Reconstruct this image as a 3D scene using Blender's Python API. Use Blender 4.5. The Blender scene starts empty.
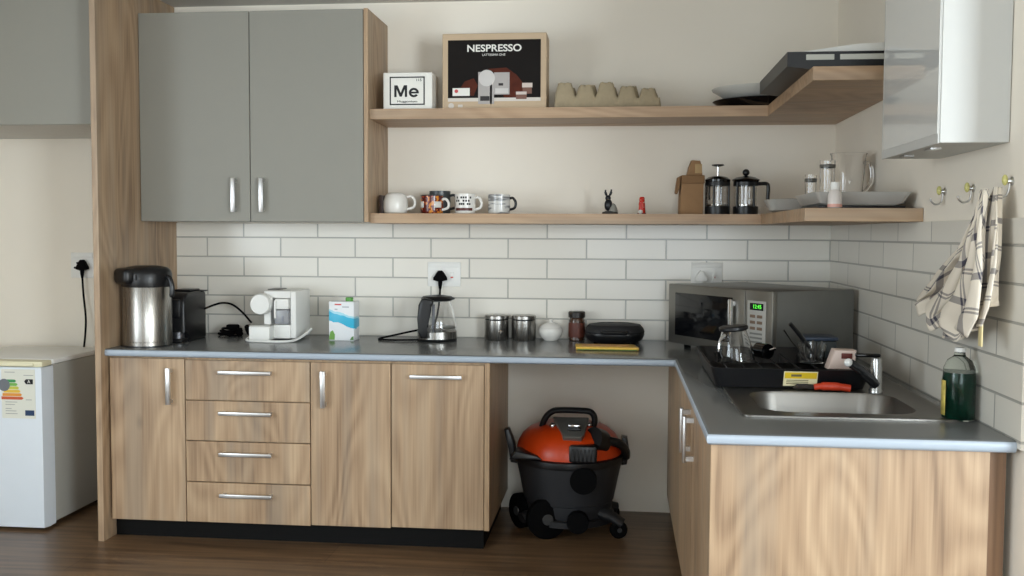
import bpy, bmesh, math, random
from mathutils import Vector, Matrix
random.seed(7)
PI = math.pi
SC = bpy.context.scene
COL = SC.collection

# ------------------------------------------------------------------ camera
def look(yaw, pitch, roll):
    cy, sy, cp, sp = math.cos(yaw), math.sin(yaw), math.cos(pitch), math.sin(pitch)
    f = Vector((-sy*cp, cy*cp, -sp)); r = Vector((cy, sy, 0)); u = r.cross(f)
    cr, sr = math.cos(roll), math.sin(roll)
    r2 = cr*r + sr*u; u2 = -sr*r + cr*u
    return Matrix((r2, u2, -f)).transposed()
cam_d = bpy.data.cameras.new('camera')
cam = bpy.data.objects.new('camera', cam_d); COL.objects.link(cam)
cam_d.sensor_width = 36.0
cam_d.lens = 988.3/1024*36.0
M4 = look(0.1081, 0.0543, 0.0048).to_4x4(); M4.translation = (-1.0545, -5.1146, 1.442)
cam.matrix_world = M4
cam_d.clip_start = 0.05
SC.camera = cam

# ------------------------------------------------------------------ world, light, exposure
W = bpy.data.worlds.new('world'); SC.world = W; W.use_nodes = True
bg = W.node_tree.nodes['Background']
bg.inputs[0].default_value = (0.75, 0.86, 1.0, 1); bg.inputs[1].default_value = 0.15
SC.view_settings.view_transform = 'Standard'
SC.view_settings.look = 'None'
SC.view_settings.gamma = 1.0
SC.view_settings.use_curve_mapping = False
SC.view_settings.exposure = -0.08
def area(name, loc, target, sx, sy, power, color):
    d = bpy.data.lights.new(name, 'AREA'); d.shape = 'RECTANGLE'; d.size = sx; d.size_y = sy
    d.energy = power; d.color = color
    o = bpy.data.objects.new(name, d); COL.objects.link(o)
    o.location = loc
    o.rotation_euler = (Vector(target)-Vector(loc)).to_track_quat('-Z', 'Y').to_euler()
    return o
DAY = (0.83, 0.93, 1.0)
area('window_light_a', (-4.2, -6.95, 1.5), (-4.2, 0, 1.4), 1.6, 1.9, 26, DAY)
area('window_light_b', (-.6, -6.95, 1.5), (-.6, 0, 1.4), 1.8, 1.9, 76, DAY)
area('window_light_c', (2.4, -6.95, 1.5), (1.5, 0, 1.4), 1.4, 1.9, 275, DAY)
area('window_light_left', (-5.04, -4.6, 1.5), (0, -4.6, 1.4), 2.4, 1.7, 108, DAY)

# ------------------------------------------------------------------ materials
def s2l(c):
    return tuple((x/255/12.92 if x/255 <= .04045 else ((x/255+.055)/1.055)**2.4) for x in c)
MATS = {}
def base(name):
    m = bpy.data.materials.new(name); m.use_nodes = True
    nt = m.node_tree; b = nt.nodes['Principled BSDF']
    return m, nt, b
def N(nt, t, **k):
    n = nt.nodes.new(t)
    for a, v in k.items(): setattr(n, a, v)
    return n
def plain(name, rgb, rough=.5, metal=0, spec=.5, var=.06, scale=14, bump=0, trans=0, ior=1.45, emit=None, coat=0, alpha=None):
    if name in MATS: return MATS[name]
    m, nt, b = base(name)
    c = s2l(rgb)
    tc = N(nt, 'ShaderNodeTexCoord'); no = N(nt, 'ShaderNodeTexNoise')
    no.inputs['Scale'].default_value = scale; no.inputs['Detail'].default_value = 3
    nt.links.new(tc.outputs['Object'], no.inputs['Vector'])
    mx = N(nt, 'ShaderNodeMix', data_type='RGBA')
    mx.inputs['A'].default_value = tuple(max(0, x*(1-var)) for x in c)+(1,)
    mx.inputs['B'].default_value = tuple(min(1, x*(1+var)) for x in c)+(1,)
    nt.links.new(no.outputs['Fac'], mx.inputs['Factor'])
    nt.links.new(mx.outputs['Result'], b.inputs['Base Color'])
    b.inputs['Roughness'].default_value = rough; b.inputs['Metallic'].default_value = metal
    b.inputs['Specular IOR Level'].default_value = spec; b.inputs['IOR'].default_value = ior
    b.inputs['Transmission Weight'].default_value = trans
    b.inputs['Coat Weight'].default_value = coat
    if emit:
        b.inputs['Emission Color'].default_value = s2l(emit[0])+(1,); b.inputs['Emission Strength'].default_value = emit[1]
    if bump:
        bp = N(nt, 'ShaderNodeBump'); bp.inputs['Strength'].default_value = bump; bp.inputs['Distance'].default_value = .004
        nt.links.new(no.outputs['Fac'], bp.inputs['Height']); nt.links.new(bp.outputs['Normal'], b.inputs['Normal'])
    MATS[name] = m
    return m
def brushed(name, rgb, rough=.28, axis='z'):
    m, nt, b = base(name); c = s2l(rgb)
    tc = N(nt, 'ShaderNodeTexCoord'); mp = N(nt, 'ShaderNodeMapping')
    mp.inputs['Scale'].default_value = {'z': (300, 300, 4), 'x': (4, 300, 300)}[axis]
    no = N(nt, 'ShaderNodeTexNoise'); no.inputs['Scale'].default_value = 1
    nt.links.new(tc.outputs['Object'], mp.inputs[0]); nt.links.new(mp.outputs[0], no.inputs['Vector'])
    mr = N(nt, 'ShaderNodeMapRange'); mr.inputs['To Min'].default_value = rough-.06; mr.inputs['To Max'].default_value = rough+.08
    nt.links.new(no.outputs['Fac'], mr.inputs['Value']); nt.links.new(mr.outputs[0], b.inputs['Roughness'])
    b.inputs['Base Color'].default_value = c+(1,); b.inputs['Metallic'].default_value = 1
    return m
def wood(name, light, mid, dark, scale=(1, 1, 1), rough=.45, knots=True):
    """oak decor; grain runs along the axis that has the small scale"""
    m, nt, b = base(name); L = nt.links.new
    tc = N(nt, 'ShaderNodeTexCoord'); oi = N(nt, 'ShaderNodeObjectInfo')
    off = N(nt, 'ShaderNodeVectorMath', operation='SCALE'); off.inputs[0].default_value = (7.3, 5.1, 9.7)
    L(oi.outputs['Random'], off.inputs['Scale'])
    ad = N(nt, 'ShaderNodeVectorMath', operation='ADD'); L(tc.outputs['Object'], ad.inputs[0]); L(off.outputs[0], ad.inputs[1])
    def mapped(k):
        mp = N(nt, 'ShaderNodeMapping'); mp.inputs['Scale'].default_value = tuple(a*s for a, s in zip(k, (1, 1, 1)))
        L(ad.outputs[0], mp.inputs[0]); return mp.outputs[0]
    g = [7.5*s if s > .5 else 1.9 for s in scale]
    n1 = N(nt, 'ShaderNodeTexNoise'); n1.inputs['Scale'].default_value = .42; n1.inputs['Detail'].default_value = 1.0; n1.inputs['Distortion'].default_value = .35
    L(mapped(g), n1.inputs['Vector'])
    mul = N(nt, 'ShaderNodeMath', operation='MULTIPLY'); mul.inputs[1].default_value = 95; L(n1.outputs['Fac'], mul.inputs[0])
    sn = N(nt, 'ShaderNodeMath', operation='SINE'); L(mul.outputs[0], sn.inputs[0])
    rg = N(nt, 'ShaderNodeMapRange'); rg.inputs['From Min'].default_value = -1; L(sn.outputs[0], rg.inputs['Value'])
    f = [90*s if s > .5 else 2.2 for s in scale]
    n2 = N(nt, 'ShaderNodeTexNoise'); n2.inputs['Scale'].default_value = 1; n2.inputs['Detail'].default_value = 4
    L(mapped(f), n2.inputs['Vector'])
    w = [5*s if s > .5 else .35 for s in scale]
    n3 = N(nt, 'ShaderNodeTexNoise'); n3.inputs['Scale'].default_value = 1; n3.inputs['Detail'].default_value = 2
    L(mapped(w), n3.inputs['Vector'])
    a1 = N(nt, 'ShaderNodeMath', operation='MULTIPLY'); a1.inputs[1].default_value = .13; L(rg.outputs[0], a1.inputs[0])
    a2 = N(nt, 'ShaderNodeMath', operation='MULTIPLY_ADD'); a2.inputs[1].default_value = .50; L(n2.outputs['Fac'], a2.inputs[0]); L(a1.outputs[0], a2.inputs[2])
    a3 = N(nt, 'ShaderNodeMath', operation='MULTIPLY_ADD'); a3.inputs[1].default_value = .5; L(n3.outputs['Fac'], a3.inputs[0]); L(a2.outputs[0], a3.inputs[2])
    rp = N(nt, 'ShaderNodeValToRGB')
    e = rp.color_ramp.elements
    e[0].position = .32; e[0].color = s2l(dark)+(1,)
    e[1].position = .78; e[1].color = s2l(light)+(1,)
    k = e.new(.52); k.color = s2l(mid)+(1,)
    L(a3.outputs[0], rp.inputs['Fac'])
    out = rp.outputs['Color']
    if knots:
        vs = [3.2 if s > .5 else 1.5 for s in scale]
        vo = N(nt, 'ShaderNodeTexVoronoi'); vo.inputs['Scale'].default_value = 1; L(mapped(vs), vo.inputs['Vector'])
        km = N(nt, 'ShaderNodeMapRange'); km.inputs['From Min'].default_value = .015; km.inputs['From Max'].default_value = .07
        km.inputs['To Min'].default_value = .55; km.inputs['To Max'].default_value = 0; L(vo.outputs['Distance'], km.inputs['Value'])
        mx = N(nt, 'ShaderNodeMix', data_type='RGBA'); mx.inputs['B'].default_value = s2l(tuple(x*.6 for x in dark))+(1,)
        L(km.outputs[0], mx.inputs['Factor']); L(out, mx.inputs['A']); out = mx.outputs['Result']
    n4 = N(nt, 'ShaderNodeTexNoise'); n4.inputs['Scale'].default_value = 1; n4.inputs['Detail'].default_value = 2
    L(mapped([11*s if s > .5 else .5 for s in scale]), n4.inputs['Vector'])
    gm = N(nt, 'ShaderNodeMapRange'); gm.inputs['From Min'].default_value = .5; gm.inputs['From Max'].default_value = .68; gm.inputs['To Max'].default_value = .55
    L(n4.outputs['Fac'], gm.inputs['Value'])
    gx = N(nt, 'ShaderNodeMix', data_type='RGBA'); gx.inputs['B'].default_value = s2l(tuple(.5*c+.5*(sum(mid)/3)*1.0+k for c, k in zip(mid, (4, 2, -2))))+(1,)
    L(gm.outputs[0], gx.inputs['Factor']); L(out, gx.inputs['A']); out = gx.outputs['Result']
    L(out, b.inputs['Base Color'])
    b.inputs['Roughness'].default_value = rough
    bp = N(nt, 'ShaderNodeBump'); bp.inputs['Strength'].default_value = .08; bp.inputs['Distance'].default_value = .002
    L(n2.outputs['Fac'], bp.inputs['Height']); L(bp.outputs['Normal'], b.inputs['Normal'])
    return m
TL_, TH_, ZT = 0.4073, 0.1039, 1.4192
def tiles(name, axis, origin):
    m, nt, b = base(name); L = nt.links.new
    tc = N(nt, 'ShaderNodeTexCoord'); sp = N(nt, 'ShaderNodeSeparateXYZ'); L(tc.outputs['Object'], sp.inputs[0])
    s1 = N(nt, 'ShaderNodeMath', operation='SUBTRACT'); L(sp.outputs[axis], s1.inputs[0]); s1.inputs[1].default_value = origin
    s2 = N(nt, 'ShaderNodeMath', operation='SUBTRACT'); L(sp.outputs['Z'], s2.inputs[0]); s2.inputs[1].default_value = ZT
    cb = N(nt, 'ShaderNodeCombineXYZ'); L(s1.outputs[0], cb.inputs[0]); L(s2.outputs[0], cb.inputs[1])
    br = N(nt, 'ShaderNodeTexBrick'); L(cb.outputs[0], br.inputs['Vector'])
    br.inputs['Scale'].default_value = 1; br.inputs['Brick Width'].default_value = TL_; br.inputs['Row Height'].default_value = TH_
    br.inputs['Mortar Size'].default_value = .0045; br.inputs['Mortar Smooth'].default_value = .35
    br.inputs['Color1'].default_value = s2l((230, 225, 214))+(1,); br.inputs['Color2'].default_value = s2l((224, 219, 208))+(1,)
    br.inputs['Mortar'].default_value = s2l((176, 174, 166))+(1,)
    L(br.outputs['Color'], b.inputs['Base Color'])
    b.inputs['Roughness'].default_value = .22
    iv = N(nt, 'ShaderNodeMath', operation='SUBTRACT'); iv.inputs[0].default_value = 1; L(br.outputs['Fac'], iv.inputs[1])
    bp = N(nt, 'ShaderNodeBump'); bp.inputs['Strength'].default_value = .6; bp.inputs['Distance'].default_value = .003
    L(iv.outputs[0], bp.inputs['Height']); L(bp.outputs['Normal'], b.inputs['Normal'])
    return m
def floor_mat():
    m, nt, b = base('dark_laminate'); L = nt.links.new
    tc = N(nt, 'ShaderNodeTexCoord')
    br = N(nt, 'ShaderNodeTexBrick'); L(tc.outputs['Object'], br.inputs['Vector'])
    br.inputs['Scale'].default_value = 1; br.inputs['Brick Width'].default_value = 1.7; br.inputs['Row Height'].default_value = .24
    br.inputs['Mortar Size'].default_value = .0018; br.offset = .37
    br.inputs['Color1'].default_value = (.42, .42, .42, 1); br.inputs['Color2'].default_value = (.6, .6, .6, 1); br.inputs['Mortar'].default_value = (.12, .12, .12, 1)
    mp = N(nt, 'ShaderNodeMapping'); mp.inputs['Scale'].default_value = (1.6, 26, 1); L(tc.outputs['Object'], mp.inputs[0])
    n = N(nt, 'ShaderNodeTexNoise'); n.inputs['Scale'].default_value = 1; n.inputs['Detail'].default_value = 5; n.inputs['Distortion'].default_value = .5; L(mp.outputs[0], n.inputs['Vector'])
    ad = N(nt, 'ShaderNodeMath', operation='MULTIPLY_ADD'); ad.inputs[1].default_value = .45; L(br.outputs['Color'], ad.inputs[0]); L(n.outputs['Fac'], ad.inputs[2])
    rp = N(nt, 'ShaderNodeValToRGB'); e = rp.color_ramp.elements
    e[0].position = .45; e[0].color = s2l((66, 48, 34))+(1,); e[1].position = .95; e[1].color = s2l((132, 104, 76))+(1,)
    L(ad.outputs[0], rp.inputs['Fac']); L(rp.outputs[0], b.inputs['Base Color'])
    b.inputs['Roughness'].default_value = .33
    return m
def glass(name, rgb=(255, 255, 255), rough=0.0, ior=1.45):
    m, nt, b = base(name)
    b.inputs['Base Color'].default_value = s2l(rgb)+(1,)
    b.inputs['Transmission Weight'].default_value = 1; b.inputs['Roughness'].default_value = rough; b.inputs['IOR'].default_value = ior
    return m

M = {}
OAK = ((190, 163, 132), (164, 136, 107), (122, 97, 74))
M['oak'] = wood('oak_vertical', *OAK, scale=(1, 1, .1))
M['oak_x'] = wood('oak_along', (192, 162, 130), (172, 141, 110), (142, 112, 85), scale=(.1, 1, 1), knots=False)
M['oak_edge'] = wood('oak_edge', (192, 164, 131), (172, 143, 111), (138, 110, 84), scale=(1, 1, .1), knots=False)
M['plaster'] = plain('cream_plaster', (239, 231, 217), .85, var=.025, scale=3, bump=.05)
M['ceiling'] = plain('ceiling_paint', (214, 210, 202), .9, var=.02, scale=3)
M['floor'] = floor_mat()
M['tile_b'] = tiles('metro_tiles_back', 'X', -0.2053-TL_/2)
M['tile_r'] = tiles('metro_tiles_right', 'Y', -0.5933)
M['grey'] = plain('grey_door', (142, 140, 131), .5, var=.02, scale=5)
M['counter'] = plain('grey_worktop', (104, 106, 106), .22, var=.05, scale=160)
M['counter_lit_edge'] = plain('worktop_lit_edge', (166, 177, 189), .3, var=.02, scale=60)  # daylight on the worktop's front edges, painted in as a paler, bluer colour
M['plinth'] = plain('black_plinth', (7, 7, 7), .6, spec=.2)
M['carcass'] = plain('white_carcass', (205, 203, 198), .6)
M['silver'] = plain('satin_aluminium', (205, 205, 205), .3, metal=1)
M['steel'] = brushed('brushed_steel', (158, 155, 150), .27)
M['steel_x'] = brushed('brushed_steel_sheet', (122, 119, 114), .36, 'x')
M['chrome'] = plain('chrome', (220, 220, 222), .08, metal=1)
M['black'] = plain('black_plastic', (20, 20, 22), .35)
M['black_matt'] = plain('matt_black_plastic', (27, 27, 29), .6)
M['black_gloss'] = plain('gloss_black', (12, 12, 14), .12)
M['rubber'] = plain('black_rubber', (9, 9, 10), .8, spec=.08)
M['white'] = plain('white_plastic', (232, 231, 226), .35, var=.015)
M['white_gloss'] = plain('white_gloss', (228, 230, 228), .08, var=.01, coat=.5)
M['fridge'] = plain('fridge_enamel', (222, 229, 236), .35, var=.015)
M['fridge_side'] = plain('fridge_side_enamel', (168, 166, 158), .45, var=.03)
M['cream'] = plain('cream_plastic', (228, 222, 190), .45)
M['ceramic'] = plain('white_ceramic', (230, 227, 220), .15, var=.02)
M['glass'] = glass('clear_glass')
M['card'] = plain('brown_cardboard', (152, 118, 84), .85, var=.12, scale=30)
M['pulp'] = plain('egg_tray_pulp', (166, 151, 124), .95, var=.1, scale=60, bump=.3)
M['orange'] = plain('orange_plastic', (196, 60, 10), .34)
M['vac_grey'] = plain('charcoal_drum', (42, 43, 46), .5)
M['ink'] = plain('black_ink', (24, 24, 26), .6)
M['paper'] = plain('white_paper', (236, 234, 226), .7, var=.02)

# ------------------------------------------------------------------ mesh helpers
class B:
    def __init__(s): s.bm = bmesh.new()
    def box(s, x0, x1, y0, y1, z0, z1, bev=0, seg=2, mi=0, taper=None):
        v = [s.bm.verts.new((x, y, z)) for z in (z0, z1) for y in (y0, y1) for x in (x0, x1)]
        q = [(0, 2, 3, 1), (4, 5, 7, 6), (0, 1, 5, 4), (2, 6, 7, 3), (0, 4, 6, 2), (1, 3, 7, 5)]
        fs = [s.bm.faces.new([v[i] for i in f]) for f in q]
        for f in fs: f.material_index = mi
        if bev:
            es = list({e for f in fs for e in f.edges})
            r = bmesh.ops.bevel(s.bm, geom=es, offset=bev, segments=seg, profile=.5, affect='EDGES')
            for f in r['faces']: f.material_index = mi
        return s
    def prism(s, pts, axis, a, b, mi=0, bev=0, seg=2):
        """polygon pts extruded along axis from a to b; pts are the two other coordinates in xyz order"""
        def P(p, t):
            return {'x': (t, p[0], p[1]), 'y': (p[0], t, p[1]), 'z': (p[0], p[1], t)}[axis]
        A = [s.bm.verts.new(P(p, a)) for p in pts]; Bv = [s.bm.verts.new(P(p, b)) for p in pts]
        n = len(pts); fs = [s.bm.faces.new(A), s.bm.faces.new(Bv)]
        for i in range(n):
            fs.append(s.bm.faces.new((A[i], A[(i+1) % n], Bv[(i+1) % n], Bv[i])))
        for f in fs: f.material_index = mi
        if bev:
            es = list({e for f in fs[:2] for e in f.edges})
            bmesh.ops.bevel(s.bm, geom=es, offset=bev, segments=seg, profile=.5, affect='EDGES')
        bmesh.ops.recalc_face_normals(s.bm, faces=s.bm.faces[:])
        return s
    def lathe(s, prof, cx=0, cy=0, n=40, sx=1, sy=1, mi=0, M=None):
        rings = []
        for r, z in prof:
            if r < 1e-5:
                p = Vector((cx, cy, z)); rings.append([s.bm.verts.new(M @ p if M else p)])
            else:
                rr = []
                for i in range(n):
                    a = 2*PI*i/n; p = Vector((cx+r*sx*math.cos(a), cy+r*sy*math.sin(a), z))
                    rr.append(s.bm.verts.new(M @ p if M else p))
                rings.append(rr)
        for a, b in zip(rings, rings[1:]):
            for i in range(n):
                j = (i+1) % n
                if len(a) == 1 and len(b) == 1: continue
                if len(a) == 1: f = s.bm.faces.new((a[0], b[j], b[i]))
                elif len(b) == 1: f = s.bm.faces.new((a[i], a[j], b[0]))
                else: f = s.bm.faces.new((a[i], a[j], b[j], b[i]))
                f.material_index = mi
        for rr, flip in ((rings[0], True), (rings[-1], False)):
            if len(rr) > 1 and prof[0] != prof[-1]:
                f = s.bm.faces.new(rr[::-1] if flip else rr); f.material_index = mi
        return s
    def tube(s, pts, r, n=10, mi=0, sy=1.0, closed=False):
        pts = [Vector(p) for p in pts]; rings = []; up = None; m = len(pts)
        for i, p in enumerate(pts):
            if closed: t = pts[(i+1) % m]-pts[i-1]
            else: t = pts[min(i+1, m-1)]-pts[max(i-1, 0)]
            t.normalize()
            if up is None: up = Vector((0, 0, 1)) if abs(t.z) < .9 else Vector((1, 0, 0))
            sd = t.cross(up); sd.normalize(); up = sd.cross(t); up.normalize()
            rr = r[i] if isinstance(r, (list, tuple)) else r
            rings.append([s.bm.verts.new(p+sd*rr*math.cos(2*PI*k/n)+up*rr*sy*math.sin(2*PI*k/n)) for k in range(n)])
        pr = list(zip(rings, rings[1:]))+([(rings[-1], rings[0])] if closed else [])
        for a, b in pr:
            for k in range(n):
                f = s.bm.faces.new((a[k], a[(k+1) % n], b[(k+1) % n], b[k])); f.material_index = mi
        if not closed:
            s.bm.faces.new(rings[0][::-1]).material_index = mi; s.bm.faces.new(rings[-1]).material_index = mi
        return s
    def ball(s, c, r, mi=0, sc=(1, 1, 1), n=20):
        pf = [(r*math.sin(PI*i/10), -r*math.cos(PI*i/10)) for i in range(11)]
        return s.lathe([(a, b) for a, b in pf], 0, 0, n, mi=mi, M=Matrix.Translation(c) @ Matrix.Diagonal((*sc, 1)))
    def xf(s, m):
        bmesh.ops.transform(s.bm, matrix=m, verts=s.bm.verts[:]); return s
    def build(s, name, mats, parent=None, loc=None, angle=35, norm=True):
        if norm: bmesh.ops.recalc_face_normals(s.bm, faces=s.bm.faces[:])
        me = bpy.data.meshes.new(name); s.bm.to_mesh(me); s.bm.free()
        for m in (mats if isinstance(mats, (list, tuple)) else [mats]): me.materials.append(m)
        for p in me.polygons: p.use_smooth = True
        me.set_sharp_from_angle(angle=math.radians(angle))
        o = bpy.data.objects.new(name, me); COL.objects.link(o)
        if parent: o.parent = parent
        if loc: o.location = loc
        return o
def smooth_path(pts, k=6):
    out = []; P = [Vector(p) for p in pts]; P = [P[0]*2-P[1]]+P+[P[-1]*2-P[-2]]
    for i in range(1, len(P)-2):
        a, b, c, d = P[i-1:i+3]
        for j in range(k):
            t = j/k
            out.append(.5*((2*b)+(c-a)*t+(2*a-5*b+4*c-d)*t*t+(3*b-3*c+d-a)*t**3))
    out.append(P[-2]); return out
def thing(name, label, cat, loc=(0, 0, 0), rz=0, group=None):
    o = bpy.data.objects.new(name, None); COL.objects.link(o); o.empty_display_size = .05
    o.location = loc; o.rotation_euler = (0, 0, rz)
    return tag(o, label, cat, group)
def tag(o, label, cat, group=None):
    o['label'] = label; o['category'] = cat
    if group: o['group'] = group
    return o
def struct(o): o['kind'] = 'structure'; return o
def lab(o, s): o['label'] = s; return o
def text(name, s, size, mat, parent, loc, rot=(PI/2, 0, 0), sx=1, bold=0, align='CENTER', depth=.0008):
    cu = bpy.data.curves.new(name, 'FONT'); cu.body = s; cu.size = size; cu.extrude = depth; cu.offset = bold
    cu.align_x = align; cu.align_y = 'CENTER'
    t = bpy.data.objects.new('tmp', cu); COL.objects.link(t)
    dg = bpy.context.evaluated_depsgraph_get()
    me = bpy.data.meshes.new_from_object(t.evaluated_get(dg)); bpy.data.objects.remove(t)
    me.materials.clear(); me.materials.append(mat)
    o = bpy.data.objects.new(name, me); COL.objects.link(o)
    o.parent = parent; o.location = loc; o.rotation_euler = rot; o.scale = (sx, 1, 1)
    return o

# ================================================================== SETTING
struct(B().box(-5.2, 3.2, -7.1, .12, -.1, 0).build('floor', M['floor']))
struct(B().box(-5.2, 3.2, -7.1, .12, 2.645, 2.75).build('ceiling', M['ceiling']))
struct(B().box(-5.2, .12, .015, .12, 0, 2.645).build('wall_back', M['plaster']))
struct(B().box(.015, .12, -2.46, .015, 0, 2.645).build('wall_right', M['plaster']))
struct(B().box(.12, 3.2, -2.46, -2.36, 0, 2.645).build('wall_return', M['plaster']))
struct(B().box(-5.2, -5.1, -7.1, -5.85, 0, 2.645).box(-5.2, -5.1, -3.35, .015, 0, 2.645).box(-5.2, -5.1, -5.85, -3.35, 0, .6).box(-5.2, -5.1, -5.85, -3.35, 2.4, 2.645).build('wall_left', M['plaster']))
b = B()
b.box(3.2, 3.3, -7.1, -2.36, 0, 2.645)
struct(b.build('wall_far_right', M['plaster']))
b = B()
for x0, x1 in ((-5.2, -5.05), (-3.35, -1.55), (.35, 1.65), (3.15, 3.2)): b.box(x0, x1, -7.1, -7.0, .5, 2.5)
b.box(-5.2, 3.2, -7.1, -7.0, 0, .5).box(-5.2, 3.2, -7.1, -7.0, 2.5, 2.645)
struct(b.build('wall_rear', M['plaster']))
# tile splash-back on both walls
struct(B().box(-3.432, .015, 0, .015, .88, 1.4925).build('trim_1', M['tile_b']))
struct(B().box(0, .015, -2.41, .0, .88, 1.4925).build('trim_2', M['tile_r']))

# ================================================================== CABINETS
def bar_handle(L, vertical=True, prot=.038, axis='-y'):
    """flat satin bar on two posts, centred at origin on the door face, sticking out along -y"""
    b = B(); h = L/2; w = .011
    if vertical:
        b.box(-w, w, -prot, -prot+.012, -h, h, bev=.002)
        for z in (-h+.014, h-.014): b.box(-w*.8, w*.8, -prot+.010, 0, z-.008, z+.008)
    else:
        b.box(-h, h, -prot, -prot+.012, -.0085, .0085, bev=.002)
        for x in (-h+.014, h-.014): b.box(x-.008, x+.008, -prot+.010, 0, -.007, .007)
    return b
DZ0, DZ1, DF = .101, .856, -.75     # door bottom, top, front face
def door_panel(x0, x1, z0, z1, t=.018, y=DF, g=.0025):
    return B().box(x0+g, x1-g, y, y+t, z0+g, z1-g, bev=.0015, seg=1)
def base_unit(name, label, x0, x1):
    t = thing(name, label, 'cabinet', (0, 0, 0))
    B().box(x0+.001, x1-.001, DF+.0205, -.001, .10, .862).build('carcass', M['oak_edge'], t)
    return t
UN = [-3.430, -3.053, -2.455, -2.078, -1.650]
t = base_unit('base_cabinet', 'oak base cupboard under the worktop next to the tall side panel', UN[0], UN[1])
d = door_panel(UN[0]+.008, UN[1], DZ0-.01, DZ1+.004).build('door', M['oak'], t)
bar_handle(.17).build('handle', M['silver'], d, (-3.121, DF, .732))
t = base_unit('drawer_cabinet', 'oak base cabinet with a stack of four drawers', UN[1], UN[2])
zs = [.856, .667, .477, .284, .092]
for i in range(4):
    d = door_panel(UN[1], UN[2], zs[i+1], zs[i]).build('drawer', M['oak'], t)
    bar_handle(.25, False).build('handle', M['silver'], d, (-2.755, DF, zs[i]-.055))
t = base_unit('base_cabinet', 'oak base cupboard between the drawers and the wide pull-front unit', UN[2], UN[3])
d = door_panel(UN[2], UN[3], DZ0-.005, DZ1).build('door', M['oak'], t)
bar_handle(.168).build('handle', M['silver'], d, (-2.387, DF, .733))
t = base_unit('base_cabinet', 'oak base cabinet with one horizontal handle beside the open appliance bay', UN[3], UN[4])
d = door_panel(UN[3], UN[4], DZ0, DZ1).build('door', M['oak'], t)
bar_handle(.235, False).build('handle', M['silver'], d, (-1.867, DF, .800))
B().box(UN[4], -1.627, DF, -.001, .101, .8655, bev=.001, seg=1).build('side_panel', M['oak_edge'], t)
tag(B().box(-3.430, -1.66, -.69, -.672, 0, .098).box(-1.678, -1.66, -.672, -.02, 0, .098).build('plinth', M['plinth']), 'black recessed plinth running under the left base cabinets', 'plinth')
tag(B().box(-3.461, -3.4325, -.803, .012, 0, 2.643, bev=.0015, seg=1).build('tall_side_panel', M['oak']), 'floor to ceiling oak side panel between the fridge and the cabinets', 'panel')

# right run with sink
t = thing('sink_cabinet', 'oak sink base unit with wide pale end panel below the right worktop', 'cabinet', (0, 0, 0))
XR = -.797
B().box(XR+.02, -.005, -2.30, -.002, .095, .115).box(-.022, -.005, -2.30, -.002, .115, .862).build('carcass', M['carcass'], t)
B().box(XR, -.057, -2.36, -2.342, 0, .8655, bev=.001, seg=1).build('end_panel', M['oak'], t)
lab(B().box(-.056, -.006, -2.335, -2.31, 0, .864).build('filler_strip', wood('oak_dark_filler', (150, 116, 86), (128, 98, 74), (104, 78, 58), scale=(1, 1, .1), knots=False), t), 'darker brown filler strip')
for y0, y1, hy in ((-2.340, -1.655, -1.735), (-1.655, -.95, -1.575)):
    d = B().box(XR, XR+.018, y0+.002, y1-.002, .10, .858, bev=.0015, seg=1).build('door', M['oak'], t)
    o = bar_handle(.16).build('handle', M['silver'], d, (XR, hy, .747)); o.rotation_euler = (0, 0, -PI/2)
B().box(XR, XR+.018, -.948, -.002, .10, .858).build('filler_panel', M['oak_edge'], t)
tag(B().box(-.745, -.727, -2.340, -.002, 0, .094).build('plinth', M['plinth']), 'dark recessed plinth under the sink cabinet doors', 'plinth')

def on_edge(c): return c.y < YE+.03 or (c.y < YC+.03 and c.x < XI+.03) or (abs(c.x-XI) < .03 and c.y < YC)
# worktop: one L with a cut-out for the bowl
YC, XI, YE = -.77, -.811, -2.388
HX0, HX1, HY0, HY1 = -.625, -.125, -2.055, -1.63
xs = [-3.4315, XI, HX0, HX1, -.0005]; ys = [YE, HY0, HY1, YC, -.0005]
b = B(); V = {}
def gv(i, j, z):
    k = (i, j, z)
    if k not in V: V[k] = b.bm.verts.new((xs[i], ys[j], z))
    return V[k]
cells = set()
for i in range(4):
    for j in range(4):
        if i == 0 and j < 3: continue
        if i == 2 and j == 1: continue
        cells.add((i, j))
for i, j in cells:
    b.bm.faces.new((gv(i, j, .9), gv(i+1, j, .9), gv(i+1, j+1, .9), gv(i, j+1, .9)))
    b.bm.faces.new((gv(i, j, .866), gv(i, j+1, .866), gv(i+1, j+1, .866), gv(i+1, j, .866)))
    for (di, dj, p, q) in ((-1, 0, (i, j), (i, j+1)), (1, 0, (i+1, j), (i+1, j+1)), (0, -1, (i, j), (i+1, j)), (0, 1, (i, j+1), (i+1, j+1))):
        if (i+di, j+dj) not in cells:
            b.bm.faces.new((gv(*p, .866), gv(*q, .866), gv(*q, .9), gv(*p, .9)))
bmesh.ops.recalc_face_normals(b.bm, faces=b.bm.faces[:])
bmesh.ops.dissolve_limit(b.bm, angle_limit=.01, verts=b.bm.verts[:], edges=b.bm.edges[:])
es = []
for e in b.bm.edges:
    p, q = e.verts[0].co, e.verts[1].co
    if abs(p.z-q.z) > .01: continue
    def on(c):
        return (abs(c.y-YC) < 1e-4 and c.x <= XI+1e-4) or (abs(c.x-XI) < 1e-4 and c.y <= YC+1e-4) or (abs(c.y-YE) < 1e-4)
    if on(p) and on(q) and abs((p+q).x/2+1.9) < 9 and (abs(p.y-q.y) < 1e-4 or abs(p.x-q.x) < 1e-4): es.append(e)
bmesh.ops.bevel(b.bm, geom=es, offset=.013, segments=4, profile=.5, affect='EDGES')
b.bm.normal_update()
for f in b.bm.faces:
    if f.normal.z < .6 and f.calc_center_median().z > .868 and on_edge(f.calc_center_median()): f.material_index = 1
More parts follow.
